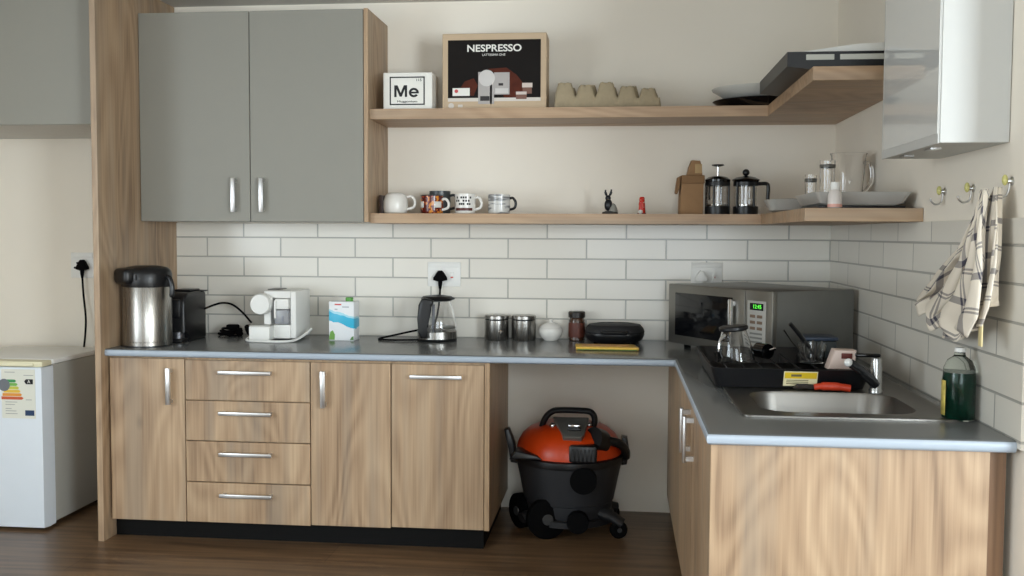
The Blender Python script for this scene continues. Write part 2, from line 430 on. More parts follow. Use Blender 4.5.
tag(b.build('worktop', [M['counter'], M['counter_lit_edge']], angle=50), 'grey L-shaped worktop over the base cabinets', 'worktop')

# sink
t = thing('kitchen_sink', 'stainless steel inset sink with rounded bowl in the right worktop', 'sink', (0, 0, .9))
b = B()
def rrect(x0, x1, y0, y1, r, n=6):
    o = []
    for cx, cy, a0 in ((x1-r, y1-r, 0), (x0+r, y1-r, PI/2), (x0+r, y0+r, PI), (x1-r, y0+r, 1.5*PI)):
        for k in range(n+1): o.append((cx+r*math.cos(a0+PI/2*k/n), cy+r*math.sin(a0+PI/2*k/n)))
    return o
def loft(b, loops, cap_end=True, mi=0):
    R = [[b.bm.verts.new(p) for p in lp] for lp in loops]
    for a, c in zip(R, R[1:]):
        n = len(a)
        for i in range(n): b.bm.faces.new((a[i], a[(i+1) % n], c[(i+1) % n], c[i])).material_index = mi
    if cap_end: b.bm.faces.new(R[-1]).material_index = mi
    return R
Z = lambda pts, z: [(x, y, z) for x, y in pts]
O_ = (-.684, -.045, -2.13, -1.035)
loft(b, [Z(rrect(*O_, .03), .0005), Z(rrect(*O_, .03), .006), Z(rrect(-.676, -.053, -2.122, -1.043, .026), .0075), Z(rrect(-.668, -.061, -2.112, -1.053, .022), .004),
         Z(rrect(-.615, -.135, -2.045, -1.64, .10), .004), Z(rrect(-.612, -.138, -2.042, -1.643, .10), -.004), Z(rrect(-.598, -.152, -2.03, -1.656, .10), -.12), Z(rrect(-.57, -.18, -2.0, -1.69, .09), -.145)])
b.build('basin', M['steel_x'], t, norm=True)
B().lathe([(0, -.1435), (.042, -.1435), (.045, -.141), (.03, -.139), (.026, -.1425), (0, -.1425)], -.375, -1.85).build('drain', M['chrome'], t)

# main wall cabinet
t = thing('wall_cabinet', 'grey two-door wall cabinet above the coffee machines', 'cabinet', (0, 0, 0))
CF = -.402
B().box(-3.4305, -2.2925, CF+.0195, .013, 1.499, 2.522).build('carcass', M['carcass'], t)
B().box(-2.291, -2.2705, CF, .013, 1.4975, 2.525, bev=.001, seg=1).build('side_panel', M['oak'], t)
for x0, x1, hx in ((-3.4305, -2.863, -2.942), (-2.863, -2.292, -2.799)):
    d = B().box(x0+.002, x1-.002, CF, CF+.018, 1.4985, 2.522, bev=.0015, seg=1).build('door', M['grey'], t)
    bar_handle(.168, prot=.035).build('handle', M['silver'], d, (hx, CF, 1.628))
# cabinet above the fridge
t = thing('wall_cabinet', 'grey wall cabinet high above the fridge, left of the tall oak panel', 'cabinet', (0, 0, 0))
B().box(-4.75, -3.4625, -.638, .013, 1.951, 2.6).build('carcass', M['carcass'], t)
d = B().box(-4.75, -3.4635, -.658, -.64, 1.951, 2.6, bev=.0015, seg=1).build('door', M['grey'], t)
# shelves
def shelf(label, z0, z1, yf, xr, yr):
    pts = [(-2.269, .013), (-2.269, yf), (xr, yf), (xr, yr), (.0135, yr), (.0135, .013)]
    tag(B().prism(pts, 'z', z0, z1, bev=.0012, seg=1).build('wall_shelf', M['oak_x']), label, 'shelf')
shelf('upper oak L-shaped wall shelf holding boxes and trays', 1.998, 2.048, -.368, -.372, -1.44)
shelf('lower oak L-shaped wall shelf holding mugs and coffee pots', 1.4935, 1.5415, -.368, -.395, -1.47)
# glossy white cabinet on the right wall
t = thing('wall_cabinet', 'small glossy white wall cabinet high on the right wall above the hooks', 'cabinet', (0, 0, 0))
B().box(-.1725, .0135, -2.235, -1.645, 1.702, 2.46, bev=.002, seg=1).build('carcass', plain('white_melamine', (192, 192, 188), .45, var=.015), t)
d = B().box(-.178, -.1735, -2.236, -1.642, 1.700, 2.462, bev=.0015, seg=1).build('door', MATS['white_melamine'], t)
lab(B().box(-.1795, -.1775, -2.2345, -1.662, 1.728, 2.462).build('gloss_panel', plain('grey_white_gloss', (208, 209, 206), .06, var=.01, coat=.6), d), 'mirror-gloss panel in a white frame')
for y in (-1.78, -2.05): B().box(-.150, -.120, y-.03, y+.03, 1.697, 1.7015).build('hinge_plate', M['silver'], t)

# ================================================================== FRIDGE
fr_ = t = thing('bar_fridge', 'small white under-counter fridge left of the tall oak panel', 'fridge', (-4.07, -.35, 0))
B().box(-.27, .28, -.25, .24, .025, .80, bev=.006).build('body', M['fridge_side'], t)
B().box(-.275, .284, -.254, .25, .8005, .825, bev=.006).build('top', M['white'], t)
B().prism([(-.272, -.253), (.282, -.253), (.280, -.30), (.274, -.34), (-.272, -.34)], 'z', .015, .795, bev=.006).build('door', M['fridge'], t)
lab(B().box(-.27, .276, -.338, -.254, .7965, .822, bev=.005).box(-.26, .235, -.346, -.334, .800, .816, bev=.003).build('door_grip', M['cream'], t), 'cream grip strip along the top of the door')
for x in (-.22, .23):
    for y in (-.2, .2): B().lathe([(.018, 0), (.018, .026)], x, y, 16).build('foot', M['rubber'], t)
ly = -.3412
lb = B().box(.072, .242, ly-.0012, ly+.001, .548, .785).build('energy_label', plain('label_paper', (222, 222, 210), .6, var=.01), t)
b = B()
cols = [(62, 150, 90), (120, 180, 80), (200, 200, 80), (230, 190, 70), (226, 150, 60), (206, 96, 60)]
ms = [plain('label_%s' % n, c, .6) for n, c in zip(('green', 'lime', 'lemon', 'amber', 'tangerine', 'rust'), cols)]
for i in range(6):
    z = .735-.0165*i; w = .035+.012*i
    b.prism([(.118-w*.5, z-.014), (.118+w*.6, z-.014), (.118+w*.6+.008, z-.007), (.118+w*.6, z), (.118-w*.5, z)], 'y', ly-.0022, ly-.0013, mi=i)
b.build('rating_arrows', ms, lb)
B().prism([(.188, .727), (.197, .738), (.232, .738), (.232, .714), (.197, .714)], 'y', ly-.0022, ly-.0013).build('class_arrow', M['ink'], lb)
B().lathe([(0, 0), (.03, 0), (.03, .001), (0, .001)], 0, 0, 24, M=Matrix.Translation((.085, ly-.0013, .708)) @ Matrix.Rotation(PI/2, 4, 'X')).build('round_seal', plain('seal_grey', (112, 116, 122), .6), lb)
B().box(.190, .236, ly-.0022, ly-.0013, .562, .588).build('noise_box', plain('label_navy', (40, 62, 96), .6), lb)
for z, x0, x1 in ((.772, .088, .14), (.758, .185, .235), (.628, .09, .15), (.616, .09, .138), (.596, .09, .12), (.585, .09, .145), (.572, .09, .15), (.64, .195, .225)):
    B().box(x0, x1, ly-.0020, ly-.0013, z-.003, z).build('print_line', plain('print_grey', (160, 160, 158), .6), lb)
text('class_letter', 'A', .022, M['paper'], lb, (.212, ly-.0024, .726))

# ================================================================== SOCKETS
def socket(label, x, z, w, h, sw=True):
    t = thing('wall_socket', label, 'socket', (x, 0 if x > -3.43 else .015, z))
    B().box(-w/2, w/2, -.008, -.0005, -h/2, h/2, bev=.003).build('face_plate', M['white'], t)
    B().box(-w/2+.008, w/2-.008, -.0105, -.0075, h*.28, h*.44, bev=.001).build('cover_strip', M['white'], t)
    if sw:
        s = B().box(w*.18, w*.30, -.0135, -.0075, -.022, .012, bev=.002).build('switch', M['white'], t)
        B().box(w*.20, w*.28, -.0142, -.0134, -.019, -.012).build('red_mark', plain('switch_red', (190, 70, 60), .5), s)
    b = B()
    for px, pz in ((-.03, .012), (-.045, -.014), (-.015, -.014)):
        b.lathe([(0, 0), (.006, 0), (.006, .002), (0, .002)], 0, 0, 12, M=Matrix.Translation((px, -.0075, pz)) @ Matrix.Rotation(PI/2, 4, 'X'))
    b.build('pin_holes', M['ink'], t)
    return t
socket('white double-width wall socket on the tiles above the glass kettle', -1.967, 1.231, .175, .128)
socket('white wall socket behind the microwave corner on the tiles', -.613, 1.244, .157, .118)
socket('white wall socket on the plaster above the fridge', -3.975, 1.262, .135, .138)
def plug_mesh(b, x, y, z, s=1.0):
    """three-pin plug: flat triangular body hugging the wall, cable neck below"""
    b.prism([(x-.036*s, z-.022*s), (x-.034*s, z-.008*s), (x-.018*s, z+.020*s), (x-.008*s, z+.032*s), (x+.008*s, z+.032*s), (x+.018*s, z+.020*s), (x+.034*s, z-.008*s), (x+.036*s, z-.022*s), (x+.012*s, z-.030*s), (x-.012*s, z-.030*s)], 'y', y-.032, y, bev=.006)
    b.tube([(x, y-.018, z-.025*s), (x, y-.018, z-.05*s), (x, y-.018, z-.075*s)], [.012, .010, .006], 10)
    return b
pc = B().tube(smooth_path([(0, -.019, -.06), (.005, -.019, -.16), (.022, -.03, -.28), (.03, -.05, -.36), (.032, -.07, -.44)]), .0055, 8).xf(Matrix.Translation((-3.963+4.07, .35, 1.262))).build('power_cord', M['rubber'], fr_)
plug_mesh(B(), -3.963+4.07, .349, 1.262, .95).build('plug', M['rubber'], pc)
t = thing('power_plug', 'small white plug in the socket beside the microwave', 'plug', (-.640, -.009, 1.232))
plug_mesh(B(), 0, 0, 0, .9).build('plug', M['white'], t)
B().tube(smooth_path([(0, -.018, -.06), (.025, -.03, -.05), (.055, -.03, -.02), (.062, -.02, .008)]), .005, 8).build('cable', M['white'], t)

# ================================================================== THINGS ON THE WORKTOP
TZ = .9
# air pot
t = thing('vacuum_airpot', 'tall steel airpot with bulky black lid by the tall oak panel', 'airpot', (-3.307, -.595, TZ))
R_ = .113
B().lathe([(R_-.004, .002), (R_, .006), (R_, .022), (R_-.002, .024), (R_, .026), (R_, .285), (R_-.004, .292), (0, .292)], n=56).build('body', M['steel'], t)
b = B().lathe([(R_+.001, .284), (R_+.003, .29), (R_+.003, .345), (R_-.004, .364), (R_-.02, .376), (.05, .384), (0, .385)], n=48)
b2 = B().box(-.142, -.02, -.06, .06, .298, .374, bev=.024, seg=5).xf(Matrix.Rotation(.95, 4, 'Z'))
me_ = bpy.data.meshes.new('tmp'); b2.bm.to_mesh(me_); b2.bm.free(); b.bm.from_mesh(me_); bpy.data.meshes.remove(me_)
b.build('lid', M['black'], t)
B().lathe([(R_-.002, 0), (R_+.002, .0), (R_+.002, .007), (R_-.002, .007)], n=48).build('base_ring', M['black'], t)
B().tube(smooth_path([(.100, -.02, .335), (.128, -.03, .325), (.142, -.035, .285), (.139, -.034, .235)]), [.012]*18+[.008], 10).build('carry_handle', M['black'], t)
B().box(-.006, .006, -R_-.012, -R_-.002, .318, .345, bev=.003).build('lock_tab', plain('tab_grey', (70, 70, 72), .4), t)
# black capsule machine
t = thing('coffee_machine', 'black capsule coffee machine behind the steel airpot', 'coffee machine', (-3.247, -.30, TZ))
cm_ = t
prof = [(-.155, .045), (-.155, .19), (-.148, .218), (-.13, .236), (-.10, .244), (.08, .246), (.10, .238), (.105, .22), (.105, 0), (-.10, 0), (-.10, .045)]
B().prism(prof, 'x', -.062, .062, bev=.012, seg=3).build('body', M['black'], t)
B().box(-.05, .05, -.175, -.15, .12, .215, bev=.012).build('coffee_head', M['black'], t)
B().tube([(0, -.172, .12), (0, -.172, .098)], .013, 14).build('spout', M['black'], t)
B().box(-.055, .055, -.178, -.095, .002, .018, bev=.004).build('drip_tray', M['black'], t)
B().lathe([(.028, .019), (.030, .05), (.028, .05), (.026, .022), (0, .022)], .02, -.135, 24).build('cup_stand', plain('dark_grey_metal', (110, 110, 114), .35, metal=.8), t)
B().box(-.045, .045, -.05, .07, .246, .256, bev=.005).build('lever', M['black'], t)
B().box(-.060, .066, .05, .12, .240, .247, bev=.003).build('tank_lid', M['black'], t)
pc = B().tube(smooth_path([(-3.185, -.22, 1.050), (-3.15, -.17, 1.068), (-3.115, -.145, 1.076), (-3.07, -.13, 1.066), (-3.02, -.12, 1.025), (-2.975, -.11, .97)]), .0055, 8).xf(Matrix.Translation((3.247, .30, -TZ))).build('power_cord', M['rubber'], cm_)
plug_mesh(B(), 0, 0, 0, .8).xf(Matrix.Translation((.27, .18, .042)) @ Matrix.Rotation(-.9, 4, 'Y')).build('plug', M['rubber'], pc)
t = thing('cord_coil', 'tangled coil of black cord with plug on the worktop by the black coffee machine', 'cord', (-3.095, -.10, TZ))
b = B()
for k in range(3):
    b.tube([((.062-.006*k)*math.cos(a)+.004*k, (.045-.005*k)*math.sin(a), .008+.012*k+.006*math.sin(2*a+k)) for a in [2*PI*i/28 for i in range(28)]], .006, 8, closed=True)
b.build('cable', M['rubber'], t)
B().box(-.01, .055, -.04, -.005, .034, .062, bev=.008, seg=3).box(.05, .075, -.05, -.02, .0, .04, bev=.006).build('plug', M['rubber'], t)
# white coffee machine
t = thing('coffee_machine', 'white capsule coffee machine with milk tank in front of the tiles', 'coffee machine', (-2.738, -.212, TZ))
WH = M['white']
b = B()
b.box(.042, .072, -.10, .13, .012, .252, bev=.006)            # right column
b.box(-.095, .042, -.10, .13, .215, .252, bev=.006)           # roof
b.box(-.095, .042, .00, .13, .012, .215)                      # rear block
b.box(-.095, .042, -.10, .0, .012, .082, bev=.004)            # low block
b.box(-.095, -.062, -.095, .0, .08, .215)
b.build('body', WH, t)
B().box(-.148, -.042, -.17, -.06, .008, .078, bev=.005).build('drip_tray', WH, t)
B().box(-.148, -.042, -.165, -.07, .0785, .083, bev=.001).build('drip_grid', plain('pale_grille', (176, 174, 168), .4), t)
b = B()
b.lathe([(0, 0), (.050, 0), (.054, .008), (.054, .045), (.048, .055), (0, .055)], 0, 0, 40, M=Matrix.Translation((-.098, -.095, .187)) @ Matrix.Rotation(PI/2, 4, 'X'))
b.build('brew_head', WH, t)
B().box(-.060, -.045, -.125, -.098, .185, .222, bev=.004).box(-.036, -.026, -.122, -.108, .115, .205, bev=.003).build('milk_spout', WH, t)
B().box(-.036, .036, -.115, -.012, .086, .158, bev=.006).build('milk_tank', plain('smoky_tank', (205, 206, 210), .12, trans=.55), t)
B().box(-.036, .036, -.112, -.012, .160, .213, bev=.006).build('milk_lid', WH, t)
B().box(.0, .012, -.118, -.114, .098, .128, bev=.001).build('level_mark', plain('tank_grey', (140, 142, 150), .4), t)
B().box(-.10, -.04, -.03, .09, .252, .2575, bev=.002).build('capsule_lever', plain('lever_grey', (96, 94, 90), .35), t)
B().tube(smooth_path([(-.165, -.10, .02), (-.155, -.172, .008), (-.05, -.196, .007), (.03, -.19, .007), (.08, -.15, .010), (.108, -.08, .03), (.125, -.02, .055)]), .0065, 8).build('cord', WH, t)
# milk carton
t = thing('milk_carton', 'white and blue milk carton with green cap beside the white coffee machine', 'carton', (-2.447, -.21, TZ), -.05)
mt, nt, bb = base('carton_print'); L = nt.links.new
tc = N(nt, 'ShaderNodeTexCoord'); sp = N(nt, 'ShaderNodeSeparateXYZ'); L(tc.outputs['Object'], sp.inputs[0])
no = N(nt, 'ShaderNodeTexNoise'); no.inputs['Scale'].default_value = 16; L(tc.outputs['Object'], no.inputs['Vector'])
ad = N(nt, 'ShaderNodeMath', operation='MULTIPLY_ADD'); ad.inputs[1].default_value = .05; L(no.outputs['Fac'], ad.inputs[0])
sl = N(nt, 'ShaderNodeMath', operation='MULTIPLY_ADD'); sl.inputs[1].default_value = .30; L(sp.outputs['X'], sl.inputs[0]); L(sp.outputs['Z'], sl.inputs[2]); L(sl.outputs[0], ad.inputs[2])
rp = N(nt, 'ShaderNodeValToRGB'); rp.color_ramp.interpolation = 'CONSTANT'
e = rp.color_ramp.elements; wht = s2l((232, 234, 236))+(1,)
e[0].position = 0; e[0].color = wht; e[1].position = .105; e[1].color = s2l((46, 178, 214))+(1,)
k = e.new(.152); k.color = s2l((160, 216, 232))+(1,); k = e.new(.164); k.color = wht
L(ad.outputs[0], rp.inputs['Fac']); L(rp.outputs['Color'], bb.inputs['Base Color']); bb.inputs['Roughness'].default_value = .35
B().box(-.066, .066, -.045, .045, 0, .198, bev=.003).build('carton_body', mt, t)
B().lathe([(.020, .198), (.020, .216), (.017, .218), (0, .218)], .028, 0, 20).build('cap', plain('cap_green', (84, 150, 66), .4), t)
B().prism([(-.064, .004), (-.036, .004), (-.034, .03), (-.045, .052), (-.058, .044), (-.064, .02)], 'y', -.0465, -.0452).build('leaf_print', plain('leaf_green', (110, 160, 70), .5), t)
B().prism([(.045, .004), (.064, .004), (.064, .024), (.054, .02)], 'y', -.0465, -.0452).build('leaf_print', plain('leaf_dark', (84, 128, 70), .5), t)
B().box(-.035, .0, -.0463, -.0452, .180, .187).build('red_print', plain('print_red', (204, 80, 80), .5), t)
B().box(.005, .04, -.0463, -.0452, .168, .174).box(-.035, -.02, -.0463, -.0452, .155, .162).build('grey_print', plain('print_pale_grey', (184, 186, 192), .5), t)
# glass kettle
t = thing('electric_kettle', 'glass electric kettle with black handle below the double-width socket', 'kettle', (-1.974, -.165, TZ))
t.scale = (1.04, 1.0, .93)
B().lathe([(.096, .003), (.098, .006), (.098, .012), (.096, .014), (0, .014)], n=40).build('base_plate', M['black'], t)
B().lathe([(.097, .014), (.097, .052), (.094, .055), (0, .055)], n=40).build('steel_band', M['steel'], t)
gl = [(.093, .056), (.094, .075), (.089, .12), (.078, .17), (.066, .212), (.064, .225)]
B().lathe(gl+[(r-.003, z) for r, z in gl[::-1]]+[gl[0]], n=40).build('glass_jug', M['glass'], t)
B().lathe([(.090, .066), (.0905, .070), (.088, .078), (.0, .078)], n=40).build('water_ring', plain('ring_grey', (150, 148, 142), .3, trans=.6), t)
b = B().lathe([(.060, .215), (.076, .222), (.080, .232), (.070, .243), (.03, .249), (0, .25)], n=36, sx=1.0)
b.prism([(.05, .222), (.084, .226), (.086, .236), (.05, .245)], 'y', -.02, .02, bev=.004)
b.build('lid', M['black'], t)
b = B().prism([(-.078, .235), (-.06, .238), (-.02, .225), (-.024, .205), (-.045, .17), (-.058, .10), (-.050, .06), (-.046, .02), (-.085, .022), (-.093, .06), (-.098, .13), (-.094, .20)], 'y', -.112, -.078, bev=.010, seg=3)
b.xf(Matrix.Translation((.02, 0, 0))).build('handle', M['black'], t)
B().box(-.010, .004, -.092, -.082, .04, .205, bev=.003).build('water_gauge', plain('gauge_grey', (92, 94, 98), .3), t)
plug_mesh(B(), -.010, .164-.008, .346, .98).build('plug', M['rubber'], t)
B().tube(smooth_path([(-.010, .138, .285), (-.014, .136, .20), (-.03, .13, .10), (-.06, .12, .03), (-.10, .06, .007), (-.04, .06, .008)]), .005, 8).build('wall_cable', M['rubber'], t)
B().tube(smooth_path([(-.085, .03, .055), (-.13, .03, .045), (-.22, .03, .022), (-.28, -.01, .008), (-.27, -.06, .007), (-.18, -.075, .007), (-.085, -.05, .007)]), .0055, 8).build('cable', M['rubber'], t)
# canisters
def canister(label, x, y):
    t = thing('steel_canister', label, 'canister', (x, y, TZ), 0, 'steel canisters by the kettle')
    B().lathe([(.060, .001), (.062, .004), (.062, .100), (.060, .102), (0, .102)], n=40).build('body', M['steel'], t)
    B().lathe([(.0605, .1025), (.0605, .108), (0, .108)], n=40).build('seal', M['black'], t)
    B().lathe([(.0625, .1085), (.0625, .124), (.058, .128), (0, .129)], n=40).build('lid', M['steel'], t)
    return t
t = canister('left steel canister, with a small clasp, nearer the kettle', -1.680, -.075)
B().lathe([(0, 0), (.010, 0), (.010, .010), (.006, .014), (0, .014)], 0, 0, 16, M=Matrix.Translation((.028, -.05, .046)) @ Matrix.Rotation(PI/2, 4, 'X')).build('clasp', M['chrome'], t)
canister('right steel canister, beside the white sugar bowl', -1.540, -.07)
t = thing('sugar_bowl', 'round white lidded sugar bowl between the canisters and coffee jar', 'bowl', (-1.400, -.078, TZ))
B().lathe([(.034, .001), (.036, .004), (.052, .020), (.062, .045), (.060, .060), (.0555, .066), (0, .066)], n=36).build('bowl', M['ceramic'], t)
B().lathe([(.055, .0665), (.050, .076), (.032, .088), (.012, .093), (.008, .097), (.012, .104), (.008, .109), (0, .110)], n=36).build('lid', M['ceramic'], t)
t = thing('coffee_jar', 'brown coffee jar with dark lid beside the sandwich press', 'jar', (-1.268, -.07, TZ))
B().lathe([(.036, .001), (.040, .005), (.041, .105), (.036, .118), (0, .118)], n=32).build('jar_body', plain('coffee_granules', (66, 40, 26), .25, var=.4, scale=60, coat=.8), t)
B().lathe([(.0415, .02), (.0418, .022), (.0418, .092), (.0415, .094)], n=32).build('jar_label', plain('jar_label', (92, 46, 34), .5, var=.5, scale=22), t)
B().lathe([(.040, .1185), (.043, .121), (.043, .146), (.039, .150), (0, .150)], n=32).build('lid', plain('lid_brown', (34, 26, 22), .4), t)
# sandwich press
t = thing('sandwich_press', 'flat rounded black sandwich press against the tiles', 'press', (-1.075, -.13, TZ))
def slab(prof, n=48, ex=2.6, rx=.15, ry=.115):
    b = B(); loops = []
    for k, z in prof:
        lp = []
        for i in range(n):
            a = 2*PI*i/n; c, s_ = math.cos(a), math.sin(a)
            lp.append((rx*k*math.copysign(abs(c)**(2/ex), c), ry*k*math.copysign(abs(s_)**(2/ex), s_), z))
        loops.append(lp)
    R = loft(b, loops); b.bm.faces.new(R[0]); return b
slab([(.80, .006), (.93, .02), (1.0, .045), (.985, .052)]).build('base', M['black'], t)
slab([(.985, .0525), (1.0, .058), (.96, .075), (.86, .092), (.6, .098), (.58, .095), (.3, .096)]).build('top_lid', M['black_matt'], t)
B().tube(smooth_path([(-.06, -.105, .06), (-.05, -.128, .06), (0, -.135, .061), (.05, -.128, .06), (.06, -.105, .06)]), .010, 10).build('grip', M['black'], t)
for x in (-.09, .09):
    for y in (-.06, .06): B().lathe([(.012, 0), (.012, .012)], x, y, 12).build('foot', M['rubber'], t)
# yellow packet
t = thing('flat_packet', 'flat yellow and green packet lying in front of the sandwich press', 'packet', (-1.107, -.405, TZ), 0)
B().prism([(-.155, .05), (-.145, -.085), (.145, -.085), (.150, -.06), (.125, .05)], 'z', .001, .017, bev=.005).build('wrapper', plain('packet_yellow', (226, 180, 60), .35, var=.25, scale=25), t)
lab(B().box(-.14, .14, -.0865, -.0846, .0025, .006).build('green_stripe', plain('packet_green', (96, 130, 50), .4), t), 'green stripe')
B().box(-.12, .10, -.06, .03, .0172, .0178).build('printed_panel', plain('packet_orange', (232, 170, 92), .4, var=.3, scale=30), t)

# ------------------------------------------------------------------ microwave
t = thing('microwave_oven', 'silver microwave oven set diagonally in the worktop corner', 'microwave', (-.805, -.262, TZ), -math.radians(57))
MW, MD, Z0, Z1 = .738, .455, .022, .307
B().box(.003, MW-.003, .014, MD, Z0, Z1, bev=.004).build('casing', plain('microwave_grey', (128, 128, 124), .38, metal=.55), t)
STE = plain('microwave_silver', (136, 134, 128), .36, metal=.8)
B().box(0, .560, -.012, .0135, Z0, Z1, bev=.005).build('door', STE, t)
B().box(.058, .480, -.0155, -.0118, Z0+.042, Z1-.040, bev=.002).build('door_window', plain('dark_window', (16, 17, 20), .08), t)
B().box(.478, .500, -.040, -.026, Z0+.03, Z1-.045, bev=.005).box(.482, .496, -.027, -.0118, Z0+.04, Z0+.06).box(.482, .496, -.027, -.0118, Z1-.075, Z1-.055).build('door_handle', M['chrome'], t)
pn = B().box(.562, MW, -.012, .0135, Z0, Z1, bev=.005).build('control_panel', STE, t)
B().box(.580, MW-.04, -.0145, -.0118, Z0+.03, Z1-.045, bev=.002).build('keypad', plain('keypad_grey', (176, 174, 168), .45), pn)
B().box(.598, MW-.055, -.0158, -.0144, Z1-.085, Z1-.055).build('display', plain('display_black', (14, 18, 14), .2), pn)
DG = plain('display_green', (90, 230, 70), .5, emit=((90, 230, 70), 1.2))
text('clock_digits', '12:45', .024, DG, pn, (.645, -.0162, Z1-.070), sx=1.05)
b = B()
for i in range(3):
    for j in range(2): b.box(.600+.045*j, .632+.045*j, -.0165, -.0144, Z1-.118-.026*i, Z1-.105-.026*i, bev=.002)
b.build('keys', plain('key_brown', (122, 100, 84), .5), pn)
b = B()
for i in range(3): b.box(.600, .677, -.0165, -.0144, Z1-.190-.018*i, Z1-.182-.018*i)
b.build('key_rows', plain('key_dark', (120, 120, 116), .5), pn)
for x in (.06, MW-.06):
    for y in (.06, MD-.06): B().lathe([(.016, 0), (.018, .0225)], x, y, 12).build('foot', M['rubber'], t)

# ------------------------------------------------------------------ dish rack and what is in it
RZ = .908
t = thing('dish_rack', 'black plastic dish rack tray on the sink drainer', 'rack', (-.455, -1.26, RZ))
b = B(); n_ = 6
o0 = rrect(-.255, .255, -.325, .325, .03); o1 = rrect(-.275, .275, -.355, .355, .035)
i1 = rrect(-.267, .267, -.347, .347, .032); i0 = rrect(-.249, .249, -.319, .319, .028)
loft(b, [Z(o0, 0), Z(o1, .070), Z(i1, .070), Z(i0, .006)]); b.bm.faces.new([b.bm.verts.new(p) for p in Z(o0, 0)])
b.build('tray', M['black'], t)
b = B()
for k in range(7):
    x = -.20+.066*k; b.tube([(x, -.30, .010), (x, -.30, .045), (x, .30, .045), (x, .30, .010)], .003, 6)
b.build('wire_ribs', M['black_matt'], t)
s_ = B().box(-.025, .090, -.0022, -.0003, .010, .068).build('sticker', plain('sticker_cream', (226, 216, 176), .5), t)
s_.location = (0, -.3252, 0); s_.rotation_euler = (.405, 0, 0)
B().box(-.022, .087, -.0030, -.0021, .041, .065).build('sticker_band', plain('sticker_yellow', (214, 182, 40), .5), s_)
b = B()
for z in (.034, .027, .020): b.box(-.015, .06, -.0029, -.0021, z-.0017, z+.001)
b.box(.0, .035, -.0036, -.0029, .049, .058); b.build('sticker_print', plain('sticker_ink', (110, 100, 70), .5), s_)
IZ = RZ+.048
t = thing('glass_coffee_jug', 'upturned glass coffee jug with black rim standing in the dish rack', 'jug', (-.600, -1.235, IZ))
mt = Matrix.Rotation(-.10, 4, 'Y')
pg = [(.070, .001), (.068, .03), (.060, .07), (.050, .11), (.047, .118)]
B().lathe(pg+[(r-.003, z) for r, z in pg[::-1]]+[pg[0]], n=36, M=mt).build('glass', M['glass'], t)
B().lathe([(.0, .119), (.050, .119), (.056, .124), (.056, .133), (.050, .138), (0, .139)], n=36, M=mt).build('base_rim', M['black'], t)
B().tube(smooth_path([(-.05, -.045, .105), (-.068, -.06, .085), (-.072, -.064, .045), (-.064, -.056, .018)]), .006, 8).build('handle', M['chrome'], t)
t = thing('dark_mug', 'dark glossy mug lying in the dish rack beside the glass jug', 'mug', (-.487, -1.14, IZ+.001))
mr = Matrix.Scale(.72, 4) @ Matrix.Translation((0, 0, .042)) @ Matrix.Rotation(PI/2, 4, 'X') @ Matrix.Rotation(.5, 4, 'Y')
B().lathe([(0, -.045), (.036, -.045), (.041, -.04), (.042, .045), (.038, .045), (.037, -.036), (0, -.036)], n=28, M=mr).build('cup', M['black_gloss'], t)
B().tube(smooth_path([(.024, -.02, .036), (.042, -.022, .042), (.046, -.008, .036), (.028, .006, .032)]), .0045, 8).build('handle', M['chrome'], t)
t = thing('cutlery_beaker', 'clear plastic cutlery beaker at the back of the dish rack', 'beaker', (-.318, -1.24, IZ))
pb = [(.045, .001), (.055, .075)]
B().lathe([(0, 0)]+pb+[(.052, .075), (.042, .004), (0, .004)], n=28).build('cup', M['glass'], t)
b = B()
for k in range(5):
    a = k*1.26; b.tube([(.02*math.cos(a), .02*math.sin(a), .006), (.038*math.cos(a), .038*math.sin(a), .084)], .003, 8)
b.build('cutlery', plain('dull_steel', (90, 88, 84), .35, metal=1), t)
tag(B().tube([(-.030, -.005, .05), (-.075, -.01, .108), (-.105, -.012, .142)], [.012, .015, .013], 12, sy=.6).tube([(.004, 0, .004), (-.030, -.005, .05)], [.004, .005], 8).build('kitchen_knife', M['black'], None, (-.298, -1.24, IZ+.008)), 'black-handled kitchen knife sticking up from the cutlery beaker', 'knife')
tag(B().tube([(0, 0, .0), (-.06, 0, .07), (-.088, 0, .112)], [.004, .005, .007], 8, sy=.5).build('dinner_fork', plain('dull_steel', (90, 88, 84), .35, metal=1), None, (-.335, -1.24, IZ+.012)), 'dark slim fork leaning left out of the cutlery beaker', 'fork')
t = thing('printed_mug', 'pale pink printed mug at the right end of the dish rack', 'mug', (-.240, -1.38, IZ-.002))
PK = plain('pale_pink', (226, 204, 192), .4, var=.05)
B().prism([(-.052, 0), (.042, 0), (.050, .07), (-.028, .072)], 'y', -.035, .035, bev=.006).build('body', PK, t)
B().box(-.005, .034, -.0375, -.0345, .040, .060, bev=.001).build('red_print', plain('print_maroon', (104, 44, 36), .5), t)
t = thing('storage_tub', 'dark lidded tub behind the pink mug in the dish rack', 'tub', (-.245, -1.06, IZ))
B().box(-.07, .05, -.05, .09, 0, .07, bev=.008).build('tub', plain('smoky_plastic', (70, 76, 78), .2, trans=.3), t)
lab(B().box(-.075, .055, -.055, .095, .0705, .085, bev=.005).build('lid', plain('navy_lid', (48, 60, 78), .4), t), 'dark blue lid')
t = thing('mixer_tap', 'chrome sink mixer tap beside the right end of the dish rack', 'tap', (-.176, -1.634, .9045))
B().lathe([(.023, .0), (.023, .010), (.020, .016), (.019, .105), (.016, .120), (0, .122)], n=28).build('column', plain('tap_grey', (170, 170, 168), .22, metal=.85), t)
B().tube(smooth_path([(-.004, -.008, .030), (-.026, -.022, .052), (-.060, -.030, .082), (-.094, -.032, .106)]), [.017]*10+[.015]*9, 14).build('spout', plain('tap_dark_chrome', (84, 86, 90), .2, metal=.9), t)
